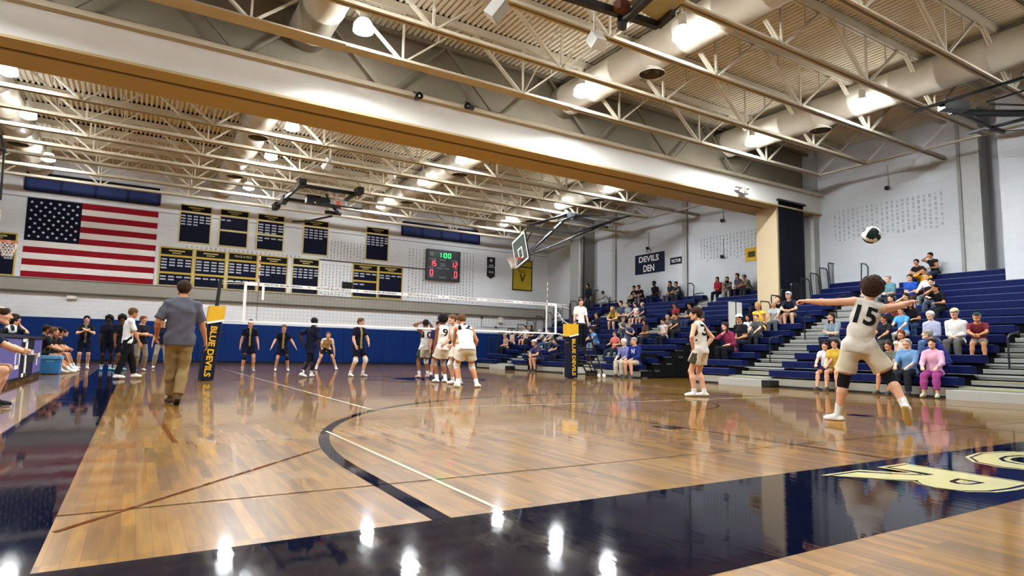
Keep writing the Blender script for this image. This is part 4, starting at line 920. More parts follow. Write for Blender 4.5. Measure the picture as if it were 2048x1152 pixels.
def handT(h, c):
    if (h, c) not in _HAND: _HAND[(h, c)] = hand_template(h, c)
    return _HAND[(h, c)]
SKIN = {'fair': '#d3a386', 'tan': '#b9835f', 'brown': '#7d5239', 'dark': '#3f2a20', 'pale': '#d9b39b'}
HAIRC = {'black': '#120f0e', 'brown': '#2e1e15', 'lbrown': '#5c422b', 'blond': '#a5834f', 'grey': '#8e8a84', 'white': '#d3d0ca', 'red': '#6d3722'}
def skinm(k): return mat('skin_' + k, SKIN[k], .5, var=.06)
def cloth(col): return mat('cloth_' + col.strip('#'), col, .8, var=.08, bump=.25, bscale=14)
def ik(a, b, l1, l2, pole):
    """middle joint between a and b; b is pulled in when out of reach"""
    d = b - a; L = np.linalg.norm(d); L = max(L, 1e-6)
    if L > (l1 + l2) * .998: b = a + d / L * (l1 + l2) * .998; d = b - a; L = np.linalg.norm(d)
    if L < abs(l1 - l2) * 1.05: L = abs(l1 - l2) * 1.05
    x = (l1 * l1 - l2 * l2 + L * L) / (2 * L); hgt = math.sqrt(max(0, l1 * l1 - x * x)); u = unit(d); p = pole - u * (pole @ u); p = unit(p)
    return a + u * x + p * hgt, b
def person(loc, yaw, pose, look, label, group=None, cat='person', name='person', q=1, s=1.0):
    """pose in the person's own frame: x right, y forward, z up from loc; q = fineness in metres factor"""
    t = thing(name, label, cat, loc, group); loc = V3(*loc)
    c, s_ = math.cos(yaw), math.sin(yaw); W = lambda p: loc + V3(c * p[0] - s_ * p[1], s_ * p[0] + c * p[1], p[2]) ; WD = lambda d: V3(c * d[0] - s_ * d[1], s_ * d[0] + c * d[1], d[2])
    k = s * pose.get('size', 1); bulk = look.get('bulk', 1)
    pel = V3(*pose.get('pelvis', (0, 0, .96))) * (1, 1, 1)
    lean, side, tw = pose.get('lean', 0), pose.get('side', 0), pose.get('twist', 0)
    up = unit(V3(math.sin(side), math.sin(lean), math.cos(lean) * math.cos(side))); up0 = unit(V3(math.sin(side) * .5, math.sin(lean) * .6, 1 - .2 * abs(math.sin(lean))))
    rt = unit(V3(math.cos(tw), math.sin(tw), 0) - up * (V3(math.cos(tw), math.sin(tw), 0) @ up)); fw = np.cross(up, rt)
    ht = pose.get('hiptwist', 0); hr = V3(math.cos(ht), math.sin(ht), 0)
    waist = pel + up0 * .16 * k; chest = waist + up * .2 * k; neckb = chest + up * .17 * k
    hy, hp, hroll = pose.get('head', (0, 0, 0)) if len(pose.get('head', (0, 0, 0))) == 3 else (*pose['head'], 0)
    # head direction: yaw relative to the torso's own forward, pitch up positive
    ff = V3(-math.sin(tw), math.cos(tw), 0); hf = V3(ff[0] * math.cos(hy) - ff[1] * math.sin(hy), ff[0] * math.sin(hy) + ff[1] * math.cos(hy), 0)
    hf = unit(hf * math.cos(hp) + V3(0, 0, 1) * math.sin(hp)); nk = unit(up * .8 + V3(0, 0, 1) * .6 + hf * .25 * (1 if hp < .3 else .0))
    hz = unit(V3(0, 0, 1) - hf * hf[2] + V3(math.sin(hroll), 0, 0)); hx = np.cross(hf, hz); hx = unit(hx); hz = np.cross(hx, hf)
    neckt = neckb + nk * .1 * k; hc = neckt + nk * .085 * k + hf * .02 * k
    sh = {}; L1, L2 = .29 * k, .26 * k; T1, T2 = .45 * k, .43 * k
    shw = .168 * (.6 + .4 * bulk) * (1 if not look.get('female') else .9)
    J = {}
    for nme, sg in (('l', -1), ('r', 1)):
        lift = pose.get('shrug_' + nme, 0); so = neckb + rt * sg * shw * k - up * (.062 - lift) * k; sh[nme] = so
        tgt = V3(*pose.get('hand_' + nme, (.27 * sg, .03, .82 * k)))
        if pose.get('abs'): pass
        el, wr = ik(so, tgt, L1, L2, V3(*pose.get('elbow_' + nme, (.5 * sg, -1, -.2))))
        hp_ = pel + hr * sg * .09 * k - V3(0, 0, .02) * k
        an = V3(*pose.get('foot_' + nme, (.12 * sg, 0, .09)))
        kn, an = ik(hp_, an, T1, T2, V3(*pose.get('knee_' + nme, (.12 * sg, 1, 0))))
        J[nme] = (so, el, wr, hp_, kn, an)
    h = .0105 * q; sk = skinm(look['skin'])
    f = Field(h); B = lambda r: r * k * bulk
    f.cone(W(pel), W(waist), B(.13), B(.12), .04, WD(fw), .72); f.cone(W(waist), W(chest), B(.118), B(.145), .05, WD(fw), .7); f.cone(W(chest), W(neckb - up * .03 * k), B(.14), B(.085), .05, WD(fw), .68)
    for sg, a in ((-1, 'l'), (1, 'r')):
        so, el, wr, hp_, kn, an = J[a]
        f.cone(W(neckb - up * .012 * k + rt * sg * .02 * k), W(so), .05 * k, .055 * k * (.7 + .3 * bulk), .045)
        f.cone(W(so), W(el), .054 * k * (.75 + .25 * bulk), .04 * k, .025); m_ = el + (wr - el) * .3; f.cone(W(el), W(m_), .039 * k, .042 * k, .02); f.cone(W(m_), W(wr), .042 * k, .026 * k, .02, None)
        f.cone(W(hp_), W(kn), .088 * k * (.6 + .4 * bulk), .056 * k, .035); m_ = kn + (an - kn) * .32; back = unit(np.cross(np.cross(an - kn, V3(*pose.get('knee_' + a, (0, 1, 0)))), an - kn) + 1e-6)
        f.cone(W(kn), W(m_ - back * .012), .054 * k, .058 * k, .025); f.cone(W(m_ - back * .012), W(an), .058 * k, .036 * k, .025)
    f.cone(W(neckb - up * .03 * k), W(neckt + nk * .03 * k), .06 * k, .052 * k, .03)
    V, Q = f.mesh(); mi = np.zeros(len(Q), int)
    vs, qs, ms = [V], [Q], [mi]; o = len(V)
    hh = max(.0055, .0055 * q * .8) if q < 2 else .0095
    HV, HQ, HM = headT(round(hh, 4)); fem = .95 if look.get('female') else 1
    R = np.stack([WD(hx), WD(hf), WD(hz)], 0); hk = k * 1.05 * fem; hcw = W(hc)
    vs.append(HV * hk @ R + hcw); qs.append(HQ + o); ms.append(HM); o += len(HV)
    for sg, a in ((-1, 'l'), (1, 'r')):
        so, el, wr, *_ = J[a]; cu = pose.get('curl_' + a, pose.get('curl', .45)); HV, HQ = handT(.0048 if q < 1.5 else .0075, cu)
        fd = unit(wr - el); 
        if 'point_' + a in pose: fd = unit(V3(*pose['point_' + a]))
        pn = V3(*pose.get('palm_' + a, (-sg * 1.0, 0, 0))); pn = unit(pn - fd * (pn @ fd)); xx = np.cross(fd, -pn)
        HV = HV.copy()
        # the thumb points forward / up for each hand
        th = V3(*pose.get('thumb_' + a, (0, 1, .3))); mirror = (xx @ th) < 0
        HQ_ = HQ
        if mirror: HV[:, 0] *= -1; HQ_ = HQ[:, ::-1]
        Rm = np.stack([WD(xx), WD(fd), WD(-pn)], 0); vs.append(HV * k * .98 @ Rm + W(wr)); qs.append(HQ_ + o); ms.append(np.zeros(len(HQ), int)); o += len(HV)
    hair = look.get('hair', 'brown'); hm = mat('hair_' + hair, HAIRC[hair], .65, var=.25, scale=40, bump=.6, bscale=120)
    body = npmesh('body', np.concatenate(vs), np.concatenate(qs), [sk, mat('lips_' + look['skin'], tuple(x * y for x, y in zip(lin(SKIN[look['skin']])[:3], (.85, .55, .55))), .5), hm, mat('eye_white', '#d8d4cc', .3), mat('eye_dark', '#1b1512', .2)], t, np.concatenate(ms))
    if q < 1.3: pass
    # shirt
    top = look.get('top'); sl = look.get('sleeve', .55)
    fold = lambda a, fr: (lambda X, Y, Z: a * np.sin(X * fr + 3 * np.sin(Z * 9)) * np.sin(Z * fr * .8 + 2 * np.sin(Y * 11 + X * 7)))
    if top:
        f = Field(h); e = .014 * k + (.012 if look.get('loose') else 0); hem = pel - up0 * look.get('hem', .05) * k
        f.cone(W(hem), W(waist), B(.135 + (.008 if sl == 0 else 0)) + e, B(.122) + e, .04, WD(fw), .78); f.cone(W(waist), W(chest), B(.12) + e, B(.147) + e * .8, .05, WD(fw), .72); f.cone(W(chest), W(neckb - up * .03 * k), B(.142) + e * .8, B(.085) + e * .5, .05, WD(fw), .7)
        for sg, a in ((-1, 'l'), (1, 'r')):
            so, el, wr, hp_, kn, an = J[a]; f.cone(W(neckb - up * .012 * k + rt * sg * .035 * k), W(so - rt * sg * (.045 * k if sl == 0 else 0)), .05 * k + e * .5, .054 * k + e * .5, .045); hq_ = (.093 if sl else .088) * k * (.6 + .4 * bulk) + e; f.cone(W(hp_), W(hp_ + (kn - hp_) * .1), hq_, hq_, .03)
            if sl > 0:
                se = so + (el - so) * min(1, sl); f.cone(W(so), W(se), .058 * k + e * .7, .047 * k + e, .03)
                if sl > 1: se = el + (wr - el) * (sl - 1) * .97; f.cone(W(el), W(se), .045 * k + e * .7, .033 * k + e * .6, .02)
                if sl <= 1: f.cut(W(se), WD(unit(el - so)), .115 * k)
                else: f.cut(W(se), WD(unit(wr - el)), .07 * k)
        if sl == 0:
            for sg, a in ((-1, 'l'), (1, 'r')):
                so = J[a][0]; f.cone(W(so + rt * sg * .02 * k - up * .015 * k), W(so + rt * sg * .09 * k - up * .1 * k), .05 * k, .06 * k, .012, sub=True)
        hem_n = WD(-up0); f.cut(W(hem - up0 * .03 * k), hem_n, .4 * k); f.cut(W(neckb + up * .035 * k + fw * .02), WD(up * .9 + fw * .35), .11 * k)
        V, Q = f.mesh(fold(.008 if q < 1.6 else .004, 22)); C = V[Q].mean(1); mats = [cloth(top)]; mi = np.zeros(len(Q), int)
        if look.get('side'):     # coloured side panel of a uniform
            mats.append(cloth(look['side'])); loc_ = (C - loc); xl = loc_ @ WD(rt); mi[np.abs(xl - (chest @ rt)) > .155 * k] = 1; mi[C[:, 2] < W(waist)[2]] = 0
        if look.get('mid'):
            mats.append(cloth(look['mid'])); rel = C - W(chest); mi[(np.abs(rel @ WD(rt)) < .035 * k) & (rel @ WD(fw) > .02)] = 1
        shirt = npmesh('shirt', V, Q, mats, t, mi)
        if look.get('number'):
            txt, sz, onback, ncol = look['number']; bm = BVHTree.FromPolygons([tuple(v) for v in V], [tuple(int(i) for i in q_) for q_ in Q]); tm = MB()
            dirn = -fw if onback else fw; rr = rt if onback else -rt; c0 = chest + up * look.get('num_up', .02) * k + dirn * .5
            put_text(tm, txt, W(c0), WD(rr), WD(up), sz * k, sz * k * look.get('num_w', .8) * len(txt), .03)
            # refine the letters so that they follow the cloth
            vv = [Vector(p) for p in tm.v]; ff_ = [list(x) for x in tm.f]
            import bmesh
            b_ = bmesh.new(); bv = [b_.verts.new(p) for p in vv]
            for x in ff_:
                try: b_.faces.new([bv[i] for i in x])
                except ValueError: pass
            bmesh.ops.triangulate(b_, faces=b_.faces[:]); bmesh.ops.subdivide_edges(b_, edges=[e_ for e_ in b_.edges if e_.calc_length() > .02], cuts=3, use_grid_fill=True); bmesh.ops.triangulate(b_, faces=b_.faces[:])
            dd = Vector(WD(-dirn)); o_ = Vector(OFF[shirt.name]); keep = []
            for v in b_.verts:
                hit = bm.ray_cast(v.co, dd, 1.2)
                if hit[0] is not None: v.co = hit[0] - dd * .006
                else: keep.append(v)
            if keep: bmesh.ops.delete(b_, geom=keep, context='VERTS')
            for v in b_.verts: v.co -= o_
            me = D.meshes.new('number'); b_.to_mesh(me); b_.free(); me.materials.append(cloth(ncol)); ob = D.objects.new('number', me); COL.objects.link(ob); ob.parent = shirt; OFF[ob.name] = OFF[shirt.name]
            ob.location = (0, 0, 0)
    # trousers or shorts
    bot = look.get('bottom')
    if bot:
        f = Field(h); e = .014 * k; bl = look.get('leg', .6); lo_ = look.get('loose_leg', 0)
        f.cone(W(pel - V3(0, 0, .02) * k), W(waist - up0 * .04 * k), B(.135) + e * .8, B(.122) + e * .6, .04, WD(fw), .74)
        for sg, a in ((-1, 'l'), (1, 'r')):
            _, _, _, hp_, kn, an = J[a]
            if bl <= 1:
                en = hp_ + (kn - hp_) * bl; f.cone(W(hp_), W(en), .09 * k * (.6 + .4 * bulk) + e, .088 * k - .03 * bl + e + lo_, .04 + lo_ * .8); f.cut(W(en), WD(unit(kn - hp_)), .15 * k)
            else:
                en = kn + (an - kn) * (bl - 1); f.cone(W(hp_), W(kn), .09 * k * (.6 + .4 * bulk) + e, .062 * k + e, .04); m_ = kn + (an - kn) * .32; f.cone(W(kn), W(m_), .066 * k + e, .069 * k + e, .02); f.cone(W(m_), W(en), .069 * k + e, .054 * k + e, .02); f.cut(W(en), WD(unit(an - kn)), .12 * k)
        f.cut(W(waist - up0 * .03 * k), WD(up0), .2)
        V, Q = f.mesh(fold(.007 if q < 1.6 else .004, 18)); mi = np.zeros(len(Q), int); mats = [cloth(bot)]
        if look.get('bside'):
            C = V[Q].mean(1) - loc; mats.append(cloth(look['bside'])); mi[np.abs(C @ WD(hr) - pel @ hr) > .185 * k] = 1
        npmesh('trousers' if bl > 1 else 'shorts', V, Q, mats, t, mi)
    if look.get('leggings'):
        f = Field(h)
        for a in 'lr':
            _, _, _, hp_, kn, an = J[a]; f.cone(W(hp_ + (kn - hp_) * .3), W(kn), .082 * k, .062 * k, .02); f.cone(W(kn), W(kn + (an - kn) * .32), .062 * k, .064 * k, .02); f.cone(W(kn + (an - kn) * .32), W(an), .064 * k, .042 * k, .02)
        npmesh('leggings', *f.mesh(), cloth(look['leggings']), t)
    if look.get('kneepad'):
        for a in look.get('padside', 'lr'):
            _, _, _, hp_, kn, an = J[a]; f = Field(min(h, .012)); a0 = kn + (hp_ - kn) * .2; a1 = kn + (an - kn) * .2
            f.cone(W(a0), W(kn), .074 * k, .07 * k, .02); f.cone(W(kn), W(a1), .07 * k, .066 * k, .02); f.cut(W(a0), WD(unit(hp_ - kn))); f.cut(W(a1), WD(unit(an - kn))); npmesh('knee_pad', *f.mesh(), cloth(look['kneepad']), t)
    # shoes and socks
    shc = look.get('shoe', '#d9d9d6'); sole = look.get('sole', '#cfcfca')
    for sg, a in ((-1, 'l'), (1, 'r')):
        _, _, _, hp_, kn, an = J[a]; fy = pose.get('fyaw_' + a, -sg * .12); fp = pose.get('fpitch_' + a, 0)
        fd = V3(math.sin(-fy) * math.cos(fp), math.cos(fy) * math.cos(fp), math.sin(fp)); fd = unit(fd); fu = unit(V3(0, 0, 1) - fd * fd[2]) if abs(fd[2]) < .95 else unit(V3(0, 1, 0) - fd * fd[1])
        hl = an - fd * .045 * k - fu * .045 * k; toe = an + fd * .165 * k - fu * .052 * k; f = Field(min(h, .0125))
        f.cone(W(hl), W(toe - fd * .04 * k), .04 * k, .043 * k, .02, WD(fu), .85); f.cone(W(toe - fd * .05 * k), W(toe), .043 * k, .03 * k, .02); f.cone(W(an - fu * .0 * k), W(an + fd * .07 * k - fu * .035 * k), .043 * k, .036 * k, .03); f.cut(W(an - fu * .083 * k), WD(-fu)); f.cut(W(an + fu * .02 * k), WD(fu), .12)
        V, Q = f.mesh(); C = V[Q].mean(1); d_ = (C - W(an)) @ WD(fu); mi = (d_ < -.064 * k).astype(int); npmesh('shoe', V, Q, [cloth(shc), mat('sole_' + sole.strip('#'), sole, .6)], t, mi)
        if look.get('sock'):
            f = Field(min(h, .012)); sk_h = look.get('sockh', .25); a1 = an + (kn - an) * sk_h; f.cone(W(an - fu * .02), W(a1), .045 * k, .05 * k, .02); f.cut(W(a1), WD(unit(kn - an))); npmesh('sock', *f.mesh(), cloth(look['sock']), t)
    # hair and cap
    st = look.get('style', 'short'); HR = lambda p: hcw + (V3(*p) * hk) @ R; hd = lambda d: V3(*d) @ R
    if st != 'bald':
        f = Field(.006 * max(1, q * .8) if q < 2 else .011); g = dict(short=.012, buzz=.006, curly=.042, long=.014, fluffy=.022, fringe=.009, puffy=.02, afro=.036, bun=.012, tail=.012)[st]
        f.cone(HR((0, -.026, .04)), HR((0, .006, .04)), (.083 + g) * hk, (.077 + g) * hk, .02)
        f.cone(HR((0, -.04, .0)), HR((0, -.035, -.03)), (.066 + g) * hk, (.05 + g) * hk, .02)
        if st in ('long', 'tail', 'bun'):
            if st == 'long':
                for sx in (-1, 1): f.cone(HR((.06 * sx, -.02, .0)), HR((.075 * sx, -.005, -.17)), .035 * hk, .028 * hk, .03)
                f.cone(HR((0, -.06, 0)), HR((0, -.07, -.2)), .06 * hk, .05 * hk, .03)
            if st == 'tail': f.cone(HR((0, -.1, .05)), HR((0, -.13, -.1)), .028 * hk, .02 * hk, .02)
            if st == 'bun': f.ball(HR((0, -.1, .06)), .035 * hk)
        if st in ('curly', 'afro', 'fluffy'):
            r_ = random.Random(3)
            for i in range(60 if q < 1.5 else 26):
                a_ = r_.uniform(-2.9, 2.9) ; b_ = r_.uniform(-.35, 1.5); rad = .083 + g * .9
                p = (rad * math.cos(b_) * math.sin(a_), -.015 - rad * math.cos(b_) * math.cos(a_) * 1.05, .035 + rad * math.sin(b_))
                if p[1] > .055 and p[2] < .075: continue
                f.ball(HR(p), .021 * hk, .008)
        # the face stays free of hair
        f.cone(HR((0, .13, -.02)), HR((0, .12, -.12)), .078 * hk, .1 * hk, .008, sub=True); f.ball(HR((0, .135, .0)), .078 * hk, .008, sub=True)
        if st not in ('long',): 
            for sx in (-1, 1): f.cone(HR((.1 * sx, .02, -.01)), HR((.1 * sx, .03, -.08)), .034 * hk, .04 * hk, .006, sub=True)
            f.cut(HR((0, -.03, -.055)), hd((0, .3, -1)), .14) if st not in ('tail', 'bun') else None
        if st == 'fringe': f.ball(HR((0, .0, .16)), .085 * hk, .01, sub=True)
        V, Q = f.mesh(lambda X, Y, Z: .003 * np.sin(X * 160) * np.sin(Y * 150 + 1) * np.sin(Z * 140))
        npmesh('hair', V, Q, hm, t)
    if look.get('cap'):
        f = Field(.007 if q < 1.6 else .011); f.cone(HR((0, -.024, .048)), HR((0, .004, .048)), .098 * hk, .092 * hk, .01); f.cut(HR((0, 0, .052)), hd((0, .12, -1)))
        bd = -1 if look.get('backcap') else 1
        V, Q = f.mesh(); cp = npmesh('cap', V, Q, cloth(look['cap']), t)
        if look['cap'] != 'band':
            f = Field(.006 if q < 1.6 else .01); f.cone(HR((-.028, .085 * bd, .05)), HR((-.02, .14 * bd, .044)), .04 * hk, .036 * hk, .01, hd((0, 0, 1)), .22); f.cone(HR((.028, .085 * bd, .05)), HR((.02, .14 * bd, .044)), .04 * hk, .036 * hk, .01, hd((0, 0, 1)), .22); npmesh('cap_brim', *f.mesh(), cloth(look['cap']), cp)
    if look.get('glasses'):
        mb = MB()
        for sx in (-1, 1):
            mb.tube([HR((.033 * sx + .022 * math.cos(a_), .1, .012 + .016 * math.sin(a_))) for a_ in [2 * PI * i / 10 for i in range(10)]], .0022, 4, True); mb.tube([HR((.055 * sx, .099, .018)), HR((.082 * sx, .0, .02))], .0022, 4)
        mb.tube([HR((-.011, .102, .014)), HR((.011, .102, .014))], .0022, 4); mb.build('glasses', BLACK, t)
    return t, J, W
# ------------------------------------------------------------------ who stands and sits where
RX = lambda a: math.radians(a)
STAND = dict(pelvis=(0, 0, .95))
def P(**k): d = dict(STAND); d.update(k); return d
PLW = dict(top='#d9d6cf', bottom='#cfc8b8', leg=.62, sleeve=0, sock='#e2e0dc', shoe='#e0e0dc', loose_leg=.045, loose=1, hem=.06)
# server, seen from behind, arms out, running
sv = at(1722, 700, 4.75)
person((7.88, 4.47, 0), RX(-55), dict(pelvis=(.0, 0, 1.03), lean=.12, side=.3, twist=.0, hiptwist=.1, head=(-.3, .3, .5), size=1.03,
    hand_l=(-.62, .12, 1.6), elbow_l=(-.2, -.6, -1), hand_r=(.66, .48, 1.6), elbow_r=(.5, -.4, -1), shrug_l=.04, shrug_r=.04,
    foot_l=(-.27, .06, .1), knee_l=(-.2, 1, 0), foot_r=(.46, -.22, .26), knee_r=(.3, 1, 0), fpitch_r=-1.1, fyaw_r=-.5, fyaw_l=.9, fpitch_l=0,
    palm_l=(0, .2, -1), thumb_l=(.3, 1, .4), curl_l=1.1, palm_r=(0, .3, -1), thumb_r=(-1, .3, 0), curl_r=.5),
    dict(PLW, skin='fair', hair='brown', style='curly', bulk=.93, kneepad='#16171c', number=('15', .24, True, '#14151a'), num_w=.5, num_up=-.01, sockh=.34, sole='#b89a5a', leg=.74, hem=.09, top='#cfcac0', bottom='#c7bda8', loose_leg=.045),
    'server in a white jersey numbered 15, arms spread, stepping forward under the ball', q=.85)
# player 3, hands on hips
person((10.1, 9.05, 0), RX(12), P(pelvis=(.0, 0, .98), lean=.1, head=(.75, .05), size=1.03, hand_l=(-.2, .06, 1.0), elbow_l=(-1, -.3, .2), hand_r=(.2, .0, 1.02), elbow_r=(1, -.8, .1), foot_l=(-.1, .1, .09), foot_r=(.1, -.02, .09),
    palm_l=(1, 0, 0), palm_r=(-1, 0, 0), thumb_l=(0, -1, 0), thumb_r=(0, -1, 0), fyaw_l=.6, fyaw_r=.5), dict(PLW, skin='fair', hair='brown', style='fluffy', number=('3', .24, True, '#14151a'), side='#3a372c', bside='#3b3a2c', sockh=.18),
    'volleyball player in white number 3, hands on hips, looking to the left', q=1)
# walking man
person((.55, 10.25, 0), RX(-4), P(pelvis=(0, 0, .97), lean=.04, side=.02, head=(.05, -.05), hand_l=(-.3, .14, .98), hand_r=(.36, .12, .86), foot_l=(-.06, .14, .09), foot_r=(.03, -.16, .12), knee_r=(.2, 1, 0), fpitch_r=-.35, fyaw_l=.35, fyaw_r=.1, size=.99, elbow_r=(1, -1, 0)),
    dict(skin='tan', hair='brown', style='short', top='#50515c', sleeve=.85, bottom='#7f6b47', leg=1.93, shoe='#4a3a2a', sole='#2b2420', bulk=1.22, loose=1, hem=.1, loose_leg=.02), 'man in a charcoal t-shirt and khaki trousers walking away from the viewer', q=1)
# line judge in white
person((-.17, 18.2, 0), RX(-75), P(pelvis=(0, 0, .95), lean=.06, head=(-.1, -.15), hand_r=(.24, .22, .86), hand_l=(-.22, -.02, .84), foot_l=(-.1, .24, .09), foot_r=(.1, -.2, .09), size=.97), dict(skin='tan', hair='lbrown', style='short', top='#e9e8e6', sleeve=.8, bottom='#14151a', leg=1.94, shoe='#e4e3df', bulk=1.08), 'official in a white polo and black trousers standing by the left sideline', q=1.3)
ARMX = dict(hand_l=(.14, .22, 1.2), hand_r=(-.12, .24, 1.17), elbow_l=(-1, .1, -.6), elbow_r=(1, .1, -.6), palm_l=(0, -1, 0), palm_r=(0, -1, 0), thumb_l=(0, 0, 1), thumb_r=(0, 0, 1))
person((.15, 23.6, 0), RX(200), P(lean=0, head=(.3, 0), **ARMX), dict(skin='fair', hair='red', style='short', top='#1b1c25', sleeve=.8, bottom='#7d7364', leg=1.94, shoe='#cfcbc2', bulk=1.25), 'reddish-haired man in a dark polo with folded arms behind the white-shirted official', q=1.8)
person((.83, 26.2, 0), RX(178), P(hand_l=(-.3, .05, .84), hand_r=(.3, .05, .84), head=(.1, 0), foot_l=(-.2, 0, .09), foot_r=(.2, 0, .09)), dict(skin='fair', hair='lbrown', style='short', cap='#d9d8d4', top='#141a30', sleeve=.75, bottom='#8f887c', leg=1.94, shoe='#cfcfca', bulk=1.1), 'person in a pale cap, navy polo and light grey trousers near the back wall', q=1.9)
person((-1.45, 25.3, 0), RX(185), P(hand_l=(-.02, .28, 1.3), hand_r=(.02, .28, 1.28), elbow_l=(-1, 0, -1), elbow_r=(1, 0, -1), palm_l=(1, 0, 0), palm_r=(-1, 0, 0), thumb_l=(0, 0, 1), thumb_r=(0, 0, 1), curl=.1), dict(skin='fair', hair='black', style='short', top='#121627', sleeve=.75, mid='#6d6a4c', bottom='#101426', leg=.85, sock='#d8d8d8', shoe='#d8cfc6'), 'young man in a black uniform clapping beside the bench', q=1.9)
person((-.78, 24.4, 0), RX(190), P(hand_l=(-.28, .1, 1.0), hand_r=(.24, .1, .86), head=(-.3, 0)), dict(skin='dark', hair='black', style='afro', top='#121524', sleeve=.75, bottom='#101322', leg=.85, sock='#d8d8d8', shoe='#8fc4d6'), 'player in black with thick dark curls and pale blue shoes, standing by the bench', q=1.9)
person((-.42, 24.0, 0), RX(215), P(hand_l=(-.24, .2, 1.05), hand_r=(.24, .1, .86), head=(-.5, -.1), size=1.02), dict(skin='brown', hair='black', style='curly', top='#15161f', sleeve=.75, bottom='#101322', leg=.85, sock='#d8d8d8', shoe='#8fc4d6'), 'player in black partly hidden behind the white-shirted official', q=1.9)
# opponents across the net
OP = dict(top='#10142a', sleeve=.7, mid='#8f8654', bottom='#10142a', leg=.72, sock='#d9d9d6', shoe='#dcdcd8', loose_leg=.03, loose=1)
person((3.35, 22.9, 0), RX(178), P(hand_l=(-.3, .1, .82), hand_r=(.3, .04, .82), foot_l=(-.17, 0, .09), foot_r=(.17, 0, .09)), dict(OP, skin='fair', hair='brown', style='short', kneepad='#1a2036', padside='r', shoe='#8d9090'), 'opponent in black with grey shoes, leftmost one across the net', q=1.8)
person((4.55, 23.4, 0), RX(175), P(pelvis=(0, -.05, .88), lean=.15, hand_l=(-.42, .2, .86), hand_r=(.4, .16, .84), foot_l=(-.2, .05, .09), foot_r=(.2, -.05, .09), size=.95, curl=.1), dict(OP, skin='fair', hair='lbrown', style='short', kneepad='#222a33', padside='l'), 'opponent in black with white shoes, arms spread low, second from left across the net', q=1.8)
person((4.42, 18.7, 0), RX(-55), P(pelvis=(0, 0, .92), lean=.12, head=(.1, 0), hand_l=(-.2, -.1, 1.0), elbow_l=(-.5, -1, 0), hand_r=(.26, .1, .86), foot_l=(-.05, .14, .09), foot_r=(.1, -.42, .12), knee_r=(.1, 1, 0), fyaw_l=.3, fpitch_r=-.2), dict(OP, skin='dark', hair='black', style='buzz', leggings='#0f1222', sleeve=1.0, leg=.6, shoe='#e6e6e4'), 'opponent in black with long black tights and white shoes in mid-stride by the net', q=1.5)
person((6.6, 25.2, 0), RX(172), P(pelvis=(0, -.22, .84), lean=.85, head=(0, .1), hand_l=(-.3, .16, .6), hand_r=(.3, .16, .6), elbow_l=(-1, -.2, .4), elbow_r=(1, -.2, .4), foot_l=(-.38, .06, .09), foot_r=(.38, .06, .09), size=1.0), dict(skin='fair', hair='lbrown', style='short', top='#cfc4a8', sleeve=.6, bottom='#12162a', leg=.7, shoe='#e3e1da', sock='#e0e0e0', bulk=.95), 'crouching opponent in a cream shirt, hands on knees, far behind the net', q=1.8)
person((5.95, 19.0, 0), RX(200), P(hand_l=(-.1, .36, 1.02), elbow_l=(-1, -.2, -.5), hand_r=(.3, .24, .95), foot_l=(-.12, .1, .09), foot_r=(.22, -.08, .09), head=(.25, 0), size=1.03), dict(OP, skin='fair', hair='lbrown', style='short', kneepad='#d8d4cc', padside='lr'), 'opponent in black nearest the net centre, one arm bent forward', q=1.5)
# home players at the net
person((7.75, 18.0, 0), RX(4), P(lean=-.05, size=1.02, hand_l=(-.14, .02, 1.72), elbow_l=(-1, .1, .35), hand_r=(.14, .04, 1.72), elbow_r=(.7, .8, .2), palm_l=(.3, 0, -1), palm_r=(-.3, 0, -1), point_l=(1, .2, 0), point_r=(-1, .2, .1), thumb_l=(0, 1, 0), thumb_r=(0, 1, 0), foot_l=(-.17, 0, .09), foot_r=(.15, .05, .09), head=(0, -.2)), dict(PLW, skin='brown', hair='black', style='short', side='#3d4136', bside='#2e4036', kneepad='#d8d6d0', padside='r', shoe='#d39a90', number=('10', .2, True, '#2a261f'), sockh=.3), 'home player in white with both hands on his head, numbered 10', q=1.5)
person((7.12, 15.35, 0), RX(8), P(size=1.02, hand_l=(-.22, .1, .86), hand_r=(.2, .3, 1.0), foot_l=(-.12, .05, .09), foot_r=(.12, .0, .09), head=(-.2, -.1)), dict(PLW, skin='brown', hair='black', style='curly', number=('9', .2, True, '#14151a'), kneepad='#8d847a', sockh=.3), 'home player in white number 9, curly dark hair, at the left of the huddle', q=1.4)
person((6.75, 13.1, 0), RX(-6), P(pelvis=(-.05, 0, .94), lean=.55, size=1.05, hand_l=(-.15, .62, 1.02), hand_r=(.3, .4, .92), foot_l=(-.24, .0, .09), foot_r=(.2, -.08, .09), head=(.3, -.4), fyaw_r=-.8), dict(PLW, skin='tan', hair='lbrown', style='short', number=('12', .2, True, '#14151a'), num_up=.12, kneepad='#dcd8cc', sockh=.26, bulk=1.12, shoe='#cfdc9a' if 0 else '#d6dac4'), 'home player in white leaning forward into the huddle, nearest the viewer', q=1.3)
person((7.05, 14.3, 0), RX(100), P(lean=.25, size=1.0, hand_l=(-.2, .3, 1.0), hand_r=(.2, .3, 1.0), foot_l=(-.15, 0, .09), foot_r=(.15, 0, .09)), dict(PLW, skin='fair', hair='lbrown', style='short', kneepad='#e0ddd6'), 'home player in white mostly hidden inside the huddle', q=1.6)
person((8.0, 17.6, 0), RX(170), P(lean=.1, foot_l=(-.2, 0, .09), foot_r=(.2, 0, .09), hand_l=(-.25, .2, 1), size=.97), dict(OP, skin='tan', hair='black', style='short', shoe='#1d2130', top='#2a2550'), 'opponent in dark purple standing behind the home player with hands on his head', q=1.8)
